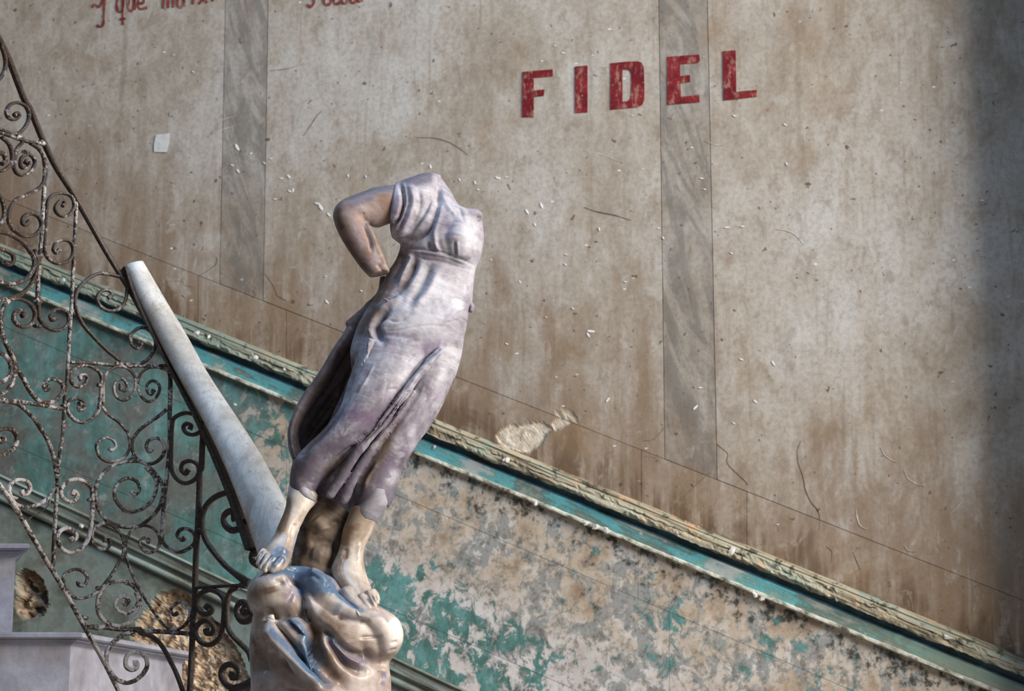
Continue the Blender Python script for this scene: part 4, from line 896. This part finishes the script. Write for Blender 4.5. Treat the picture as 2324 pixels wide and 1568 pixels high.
GOWN = [
 # first pass: large forms
 [(-13, 9, c1('r 780,260 720,420 660,620 560,820 400,1000 270,1130 200,1240')), (-16, 14, c1('r 640,460 480,680 340,860 240,1040 190,1180')), (6, 5, c1('r 700,330 480,600 330,800 240,930')), (4, 3, c1('r 660,620 560,780 440,920')),
  (-9, 9, c1('p 600,1060 570,1230 470,1400 380,1500')), (7, 7, c1('p 650,1140 570,1300 420,1470 q 600,390 450,480 345,600 305,740 330,840')), (-15, 8, c1('q 490,520 375,620 362,720 430,850')), (-6, 8, c1('p 780,1140 660,1380 540,1560')), (4, 8, c1('p 860,1190 740,1430 600,1600')),
  (5, 4, c1('p 520,1020 555,1065 490,1200 420,1350')), (-6, 6, c1('p 480,960 440,1150 330,1330')), (-8, 7, c1('p 870,150 862,400 840,540 765,720 620,830 430,870')), (4, 6, c1('p 870,420 868,540 815,740 830,900 880,990')), (-4, 5, c1('p 740,880 750,960')),
  (-7, 11, c1('s 860,80 700,260 560,450 400,620 240,720')), (-5, 9, c1('s 960,60 800,280 640,520 480,720'))],
 # second pass: creases, seams, nicks
 [(-12, 4.5, [(908, 420), (914, 436), (916, 458), (911, 480), (902, 499), (888, 510)]), (-5, 4, c1('p 500,250 530,420 480,600 400,760')), (3, 6, c1('p 560,260 580,440 520,620 430,780')), (-4, 5, c1('p 640,300 660,470 590,660 490,800')), (3, 5, c1('p 780,330 780,480 700,650 580,780')),
  (-3, 3, c1('p 430,930 560,950 760,972 980,1022 1260,1140')), (2.2, 4, c1('p 600,975 800,1005 1000,1050 1240,1150')), (-2.5, 3, c1('p 640,1055 760,1080 900,1100 1200,1190')), (-3, 3, c1('p 1090,490 1150,650 1250,750')), (-3, 4, c1('p 1040,870 1050,1030')), (2.5, 4, c1('p 1060,870 1075,1040')), (-3, 4, c1('p 850,860 900,980')), (3, 5, c1('p 900,330 960,480 1060,600')),
  (-3.5, 3, c1('q 1130,890 1000,990 900,1060 790,1180 700,1330')), (3, 4, c1('q 1150,930 1010,1040 860,1180 720,1380')), (-4, 4, c1('s 930,0 760,230 640,360 440,560 240,730')), (-3, 3, c1('s 900,150 720,320 560,520')), (-2, 2.5, c1('q 500,620 600,640 690,610')), (-1.5, 2.5, c1('q 440,740 640,730 900,680 1150,690')), (-1.5, 2.5, c1('q 500,1390 600,1380')), (-2.5, 3, c1('q 700,1080 790,1000')),
  (4, 4, c1('s 480,930 380,1060 330,1200')), (-5, 6, c1('s 420,960 300,1130 240,1330')), (2, 3, c1('r 1020,240 930,420 850,540')), (-2, 4, c1('q 1380,430 1250,380 1140,410')), (3, 5, c1('q 1360,480 1240,520 1130,640')), (-2, 3, c1('q 1280,620 1130,650')), (-8, 5, c1('p 1310,600 1330,640')), (-3, 4, c1('r 800,1140 700,1200 600,1290'))]]
gown, _ = sculpt('gown', [torso, sleeve, neck, legA, legB, back, fold1, fold2, fold3, fold4, bust], M_gown, 2.4, 3, GOWN, 0.0010, 2, paint={
    'patina': [(1, 11, c1('p 420,210 560,160 700,130 820,110')), (0.8, 7, c1('p 1180,545 1320,595')), (1, 4, c1('p 1310,590 1330,640')), (0.8, 9, c1('p 560,220 680,200 800,170')), (0.7, 6, c1('p 300,760 330,700 400,640'))],
    'purple': [(0.8, 16, c1('p 960,660 990,740')), (0.6, 8, c1('p 480,620 420,720')), (0.6, 10, c1('p 640,1000 780,1030 960,1070')), (0.9, 16, c1('q 850,960 980,910 1100,890')), (0.9, 18, c1('r 800,720 800,880')), (0.7, 18, c1('r 900,860 1000,800')), (0.8, 16, c1('s 640,900 560,1000')), (0.7, 14, c1('s 860,780 780,850')), (0.5, 8, c1('p 1290,960 1280,1060')), (0.6, 12, c1('r 300,1330 420,1250'))],
    'pale': [(0.8, 16, c1('q 820,120 760,230')), (0.8, 30, c1('q 1100,150 1050,400')), (0.8, 16, c1('q 1200,450 1340,440')), (0.9, 22, c1('p 1250,700 1180,880 1280,800')), (0.7, 24, c1('q 760,1150 640,1300')), (0.9, 10, c1('q 1130,1150 1060,1300')), (0.8, 10, c1('s 880,480 840,660')), (0.8, 12, c1('s 620,1080 660,1060 580,1180')), (0.6, 8, c1('p 600,700 520,800')), (0.5, 14, c1('q 600,740 800,700'))],  # pale patches, with belly and right-edge highlights put into the colour
    'brown': [(0.9, 14, c1('p 440,960 380,1150 300,1330')), (0.9, 10, c1('p 600,1090 540,1280 440,1420')), (0.9, 16, c1('q 430,440 300,560 230,700 180,820')), (0.7, 16, c1('r 860,60 780,240 730,420 660,640')), (0.7, 14, c1('r 640,700 500,920 330,1080 200,1230')), (0.8, 9, c1('r 180,1250 150,1400 130,1560')), (0.8, 12, c1('r 440,1480 600,1330 720,1230')), (0.9, 12, c1('s 520,660 560,780 440,960 260,1300')), (0.6, 12, c1('s 740,420 640,600 560,740')), (0.5, 7, c1('p 470,250 490,420 430,600'))]})  # brown stain at the hip; shade of folds and hollows put into the colour
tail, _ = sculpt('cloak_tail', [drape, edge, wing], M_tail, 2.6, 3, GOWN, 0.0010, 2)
tail['label'] = 'stained brown cloth, shade put into its colour, billowing out behind the left leg'
gown['label'] = 'lavender-white marble gown'
# rim of the sleeve opening
rim = [(897, 416), (908, 424), (914, 440), (915, 458), (911, 478), (903, 498), (890, 508), (876, 512), (871, 520), (876, 532), (888, 540), (897, 542)]
# ---- repairs in mortar above the ankles
sculpt('mortar_repair', [loft([(674, 1090, 702, 1098, 30, -17), (667, 1106, 714, 1120, 33, -15), (667, 1118, 720, 1135, 33, -13), (670, 1124, 722, 1142, 32, -12)], cap=0.05)], M_patch, 2.4, 2, [[(-1, 4, c1('t 520,370 650,470 790,490'))]], 0.0012, 0)
sculpt('mortar_repair', [loft([(836, 1112, 884, 1114, 38, -2), (818, 1134, 884, 1142, 39, 2), (804, 1156, 868, 1164, 37, 4), (797, 1172, 854, 1186, 34, 6)], cap=0.05)], M_patch, 2.4, 2, [[(-2, 4, c1('t 1200,560 1300,690'))]], 0.0008, 0)
# ---- tassel of the sash
sculpt('tassel', [loft([(835, 768, 850, 774, 8, -78), (832, 785, 843, 788, 7, -76), (831, 802, 839, 804, 5, -72), (826, 812, 838, 816, 7, -70), (818, 826, 835, 829, 8, -68), (815, 838, 832, 841, 7, -66)], cap=0.15)], M_gown, 1.6, 2, [[(-2, 2, c1('q 210,1080 215,1170')), (-2, 2, c1('q 245,1060 240,1170')), (2, 1.6, c1('q 280,870 265,980'))]], 0.0006, 0, parent=gown)
# ---- arm: upper arm, elbow, forearm broken off above the wrist
arm = loft([(909, 432, 888, 505, 34, -40), (897, 421, 868, 512, 40, -42), (862, 424, 852, 515, 42, -44), (830, 434, 843, 512, 42, -48), (796, 447, 840, 508, 41, -54), (770, 460, 836, 506, 38, -58), (756, 482, 838, 512, 37, -60), (760, 510, 845, 524, 37, -62), (774, 541, 856, 552, 35, -60), (798, 579, 870, 584, 31, -58), (822, 610, 881, 608, 28, -56), (838, 628, 883, 615, 25, -54)], cap=0.06)
sculpt('arm', [arm], M_arm, 2.4, 2, [[(-7, 3.5, c1('w 575,640 620,820 670,960 680,1100')), (4, 4, c1('w 640,720 720,950 800,1150 900,1370')), (-2, 1.5, c1('w 560,560 540,540')), (-2.5, 4, c1('w 760,1300 850,1420'))]], 0.0005, 1, paint={
    'patina': [(1, 7, c1('w 300,400 480,300 700,220 900,180 1080,170')), (0.9, 6, c1('w 380,440 560,380 720,300')), (1, 3.5, c1('w 590,660 640,850 690,1050')), (0.5, 5, c1('w 700,1080 780,1250'))],
    'purple': [(0.9, 12, c1('w 420,520 560,440')), (0.9, 11, c1('w 400,700 480,900 540,1100')), (0.9, 11, c1('w 640,1250 720,1380'))],
    'brown': [(1, 8, c1('w 200,440 180,620 260,820')), (0.8, 6, c1('w 260,900 420,1160 600,1400'))]})[0]['label'] = 'brown stone arm bent at the elbow'
# ---- legs and feet
l1 = loft([(657, 1095, 722, 1125, 33, -10), (652, 1124, 717, 1142, 32, -14), (647, 1155, 702, 1158, 29, -22), (634, 1187, 685, 1186, 26, -32), (622, 1216, 670, 1216, 25, -44), (605, 1238, 665, 1242, 28, -58), (592, 1257, 662, 1264, 30, -74), (586, 1272, 654, 1283, 26, -88), (592, 1284, 644, 1294, 18, -98)], cap=0.3)
toesL = [tube([(638, 1272, -110), (628, 1285, -120), (618, 1293, -122)], [10.5, 10, 8.5]), tube([(620, 1268, -110), (609, 1283, -120), (602, 1294, -121)], [9, 8.5, 7]), tube([(608, 1262, -106), (599, 1277, -115), (592, 1288, -116)], [8.5, 8, 6.5]),
         tube([(601, 1256, -100), (592, 1269, -108), (586, 1279, -109)], [8, 7.5, 6]), tube([(597, 1250, -90), (591, 1259, -97), (586, 1267, -98)], [7, 6.5, 5.5])]
sculpt('foot', [l1] + toesL, M_leg, 1.5, 2, [[(-2.4, 1.8, c1('t 300,1150 240,1200 225,1250')), (-2.4, 1.7, c1('t 240,1120 190,1170 165,1230')), (-2, 1.6, c1('t 190,1080 150,1140 135,1200')), (-1.6, 1.5, c1('t 175,1050 140,1100')), (2.5, 7, c1('t 470,850 430,950 400,1050')), (-3, 5, c1('t 540,720 500,860'))]], 0.0004, 0, paint={'brown': [(1, 9, c1('t 470,400 440,560 390,720 360,860')), (0.7, 8, c1('t 480,480 430,700 390,820')), (0.5, 12, c1('t 640,560 560,700'))], 'patina': [(1, 14, c1('t 300,1030 400,1040 440,1000')), (1, 14, c1('t 250,1080 380,1110 440,1120')), (0.8, 8, c1('t 180,1080 150,1180')), (0.6, 8, c1('t 240,1180 330,1210'))]})
l2 = loft([(800, 1150, 866, 1165, 34, 4), (790, 1172, 852, 1187, 32, 4), (778, 1202, 841, 1214, 30, 2), (772, 1236, 828, 1242, 27, -2), (764, 1262, 824, 1266, 28, -6), (753, 1293, 829, 1294, 33, -20), (762, 1320, 837, 1318, 34, -42), (784, 1346, 846, 1340, 30, -64), (803, 1364, 851, 1352, 24, -84), (818, 1378, 852, 1364, 17, -96)], cap=0.3)
toesR = [tube([(822, 1356, -104), (832, 1371, -114), (841, 1385, -117)], [11, 10.5, 9]), tube([(838, 1346, -98), (846, 1361, -108), (850, 1376, -110)], [8.5, 8, 7]), tube([(845, 1342, -88), (852, 1355, -98), (856, 1368, -100)], [7, 6.5, 6]), tube([(849, 1340, -78), (856, 1350, -88), (859, 1361, -90)], [5, 5, 4.5])]
sculpt('foot', [l2] + toesR, M_leg, 1.5, 2, [[(-3.2, 2.0, c1('v 640,520 690,590 730,660')), (-2.4, 1.7, c1('v 700,500 745,570 760,620')), (-1.8, 1.5, c1('v 740,500 770,560')), (3, 6, c1('t 1265,960 1240,1060 1250,1160')), (-3, 6, c1('t 1100,1000 1090,1120'))]], 0.0004, 0, paint={'brown': [(1, 12, c1('t 1160,720 1120,860 1080,980')), (0.9, 12, c1('t 1080,1050 1050,1180 1040,1280')), (0.6, 8, c1('t 1260,720 1220,820')), (0.7, 10, c1('v 350,300 420,420 520,540'))], 'patina': [(0.9, 3, c1('v 630,520 690,590 740,670 760,640')), (0.8, 2.6, c1('v 700,500 750,580'))]})
# ---- rock between the legs that carries the weight
sculpt('support', [loft([(700, 1110, 830, 1150, 34, 42), (695, 1160, 800, 1175, 40, 40), (680, 1200, 790, 1210, 44, 40), (668, 1240, 785, 1250, 48, 40), (660, 1280, 790, 1300, 52, 40), (650, 1320, 800, 1340, 50, 40)])], M_supp, 3.2, 3,
       [[(7, 16, c1('t 760,680 820,740 860,820')), (-9, 10, c1('t 600,720 590,900 560,1080')), (-7, 8, c1('t 940,720 1040,700')), (-6, 9, c1('t 700,960 850,940 960,920')), (6, 16, c1('t 720,1050 850,1080')), (-8, 9, c1('t 1000,900 980,1100 900,1220'))]], 0.003, 1)
# ---- base: a swirl of rock and cloth
base = loft([(600, 1298, 700, 1288, 66, -16), (582, 1308, 738, 1302, 82, -16), (567, 1324, 776, 1322, 96, -14), (560, 1348, 800, 1348, 106, -14), (563, 1370, 826, 1374, 112, -14), (574, 1390, 866, 1390, 118, -16), (573, 1408, 896, 1402, 124, -18), (569, 1428, 913, 1424, 128, -18), (567, 1452, 915, 1452, 130, -16), (566, 1480, 903, 1480, 126, -12), (567, 1505, 884, 1504, 120, -8), (569, 1540, 887, 1536, 120, -6), (570, 1580, 888, 1580, 122, -6), (572, 1640, 886, 1646, 124, -6)], seg=40, cap=0.1)
knob = loft([(592, 1306, 664, 1302, 40, -84), (572, 1322, 682, 1318, 52, -84), (562, 1344, 688, 1342, 56, -82), (568, 1370, 684, 1370, 50, -78), (590, 1390, 660, 1390, 36, -68)], cap=0.3)
swag = loft([(770, 1350, 800, 1330, 30, -70), (790, 1382, 838, 1362, 44, -78), (820, 1424, 876, 1384, 56, -76), (850, 1462, 908, 1410, 60, -64), (860, 1490, 914, 1446, 54, -48)], cap=0.5)
ridge = loft([(604, 1404, 628, 1396, 20, -118), (612, 1436, 660, 1416, 30, -124), (634, 1474, 700, 1450, 34, -126), (660, 1514, 724, 1494, 34, -126), (690, 1556, 760, 1540, 34, -124), (730, 1610, 800, 1590, 34, -120)], cap=0.5)
BASE = [[(-28.6, 13, c1('u 590,200 690,300 728,420 718,560 720,680 800,800')), (-33.8, 17, c1('u 760,800 830,900 830,1060 870,1240 960,1400 1090,1500')), (-16.9, 8, c1('u 390,770 500,920 600,1060 720,1200 860,1360')), (14.3, 9, c1('u 310,800 420,960 560,1120 740,1320 900,1480')), (16.9, 12, c1('u 560,760 700,860 770,1020 830,1220 930,1400 1080,1510')), (-18.2, 11, c1('u 260,720 400,715 560,700 690,640')),
         (-11.7, 9, c1('u 800,420 880,540 1000,620 1120,700')), (10.4, 13, c1('u 880,470 1080,560 1260,690 1440,780')), (-11.7, 7, c1('u 1090,730 1250,755 1430,790')), (-16.9, 9, c1('u 900,830 1000,920 1080,1010 1200,1130 v 560,1190 640,1230')), (-13, 8, c1('u 960,960 1060,1100 1180,1240 1320,1330 1450,1345')), (11.7, 8, c1('u 1020,960 1120,1080 1240,1190 1380,1270')), (-13, 9, c1('v 620,1110 720,1230 800,1270 880,1250')), (-11.7, 7, c1('u 380,1090 440,1160 560,1260 640,1350')), (9.1, 10, c1('u 340,980 400,1090 520,1210')),
         (-15.6, 12, c1('u 250,1000 240,1200 300,1400')), (-10.4, 8, c1('v 800,1330 850,1420 820,1500')), (13, 14, c1('u 760,260 900,330 1040,430')), (-7.8, 6, c1('u 960,320 1000,390 960,440'))],
        [(-5.2, 4, c1('v 800,640 870,700 935,750 975,830 965,920')), (-5.2, 3.5, c1('v 570,975 700,970 800,955')), (-5.2, 4, c1('v 810,700 850,740 890,800')), (-9.1, 6, c1('u 400,340 470,330 490,360 450,390')), (-3.9, 5, c1('u 440,280 560,330 620,440 560,560')), (-3.25, 4, c1('u 520,290 640,380 660,500')), (-3.9, 4, c1('u 760,300 830,280 900,330')), (-3.9, 4, c1('u 640,1120 760,1260 830,1370')), (3.9, 5, c1('u 700,1000 760,1160 830,1330')), (-5.2, 4, c1('u 520,1530 640,1560 760,1590')), (-3.9, 3, c1('u 1060,1000 1160,1100 1260,1180')), (-3.9, 3, c1('v 920,1040 990,1020')), (-3.9, 3, c1('v 900,1130 980,1100'))]]
bs, _ = sculpt('base', [base, knob, swag, ridge], M_basem, 2.6, 3, BASE, 0.0006, 3, paint={
    'patina': [(0.9, 12, c1('u 330,300 470,230 620,280 700,400 690,540')), (1, 13, c1('u 560,180 700,220 860,260 1000,330 1080,430')), (0.9, 14, c1('u 760,300 860,400 1000,440 1080,480')), (1, 6, c1('u 1060,440 1160,540 1300,630 1460,710')), (1, 8, c1('u 320,780 390,920 520,1060 700,1260 860,1410 1010,1510')), (1, 11, c1('u 530,760 680,850 750,1000 810,1200 880,1380')), (0.9, 13, c1('u 640,1020 740,1180 840,1340')), (0.8, 7, c1('u 960,890 1080,1030 1230,1130')), (0.6, 7, c1('u 780,420 860,520'))],
    'purple': [(0.9, 4.5, c1('v 330,700 450,755 600,785')), (0.9, 5, c1('v 690,740 770,730 830,710')), (0.8, 5, c1('u 1000,1000 1120,1150 1240,1270 1400,1330')), (0.6, 12, c1('v 420,1150 520,1220 680,1250')), (0.5, 14, c1('u 560,380 600,480 520,580')), (0.8, 5, c1('v 830,1340 850,1420 820,1500'))],
    'brown': [(0.9, 18, c1('u 160,420 240,460 330,400')), (0.8, 20, c1('u 380,400 400,480')), (0.9, 22, c1('u 180,900 200,1150 260,1380')), (0.9, 14, c1('u 720,620 800,800 840,1000 900,1250')), (0.9, 18, c1('u 900,640 1050,800 1180,920')), (0.8, 16, c1('u 950,1150 1050,1350 1200,1450')), (0.6, 12, c1('v 760,1180 880,1160 980,1100'))],  # brown stone, with shade of left side and grooves put into the colour
    'pale': [(1, 26, c1('v 880,800 980,900 960,1020')), (0.9, 16, c1('v 560,840 700,880 820,960')), (0.9, 12, c1('v 150,480 300,560 460,660')), (0.8, 14, c1('v 560,1340 680,1360')), (0.6, 8, c1('u 420,1130 600,1290 800,1460'))]})  # pale puts the lit right side and ridge tops into the colour
bs['label'] = 'polished swirling base with bluish upper ridges'
# splinter of stone at the hip
sculpt('stone_chip', [tube([(1064, 688, 0), (1070, 695, 0), (1069, 703, 0)], [4, 5, 4])], M_gown, 1.5, 1, [], 0.0008, 0, parent=gown)
sculpt('stone_chip', [tube([(872, 678, -66), (877, 681, -68), (882, 685, -68)], [2.5, 3, 2.5])], M_arm, 1.2, 1, [], 0.0, 0, parent=gown)

# newel post that carries the statue, below the picture
zb = statue.location.z; c = statue.location
post = empty('newel_post', (c.x, c.y, 0)); tag(post, 'square stone newel post under the statue base', 'post')
def sq(h, z): return [Vector((c.x + sx * h, c.y + sy * h, z)) for sx, sy in ((-1, -1), (1, -1), (1, 1), (-1, 1))]
ring_prism('shaft', [sq(0.19, 0.0), sq(0.19, 0.16), sq(0.155, 0.18), sq(0.155, zb - 0.10)], M_step, post)
ring_prism('capital', [sq(0.155, zb - 0.10), sq(0.18, zb - 0.07), sq(0.19, zb - 0.05), sq(0.19, zb - 0.014)], M_step, post)
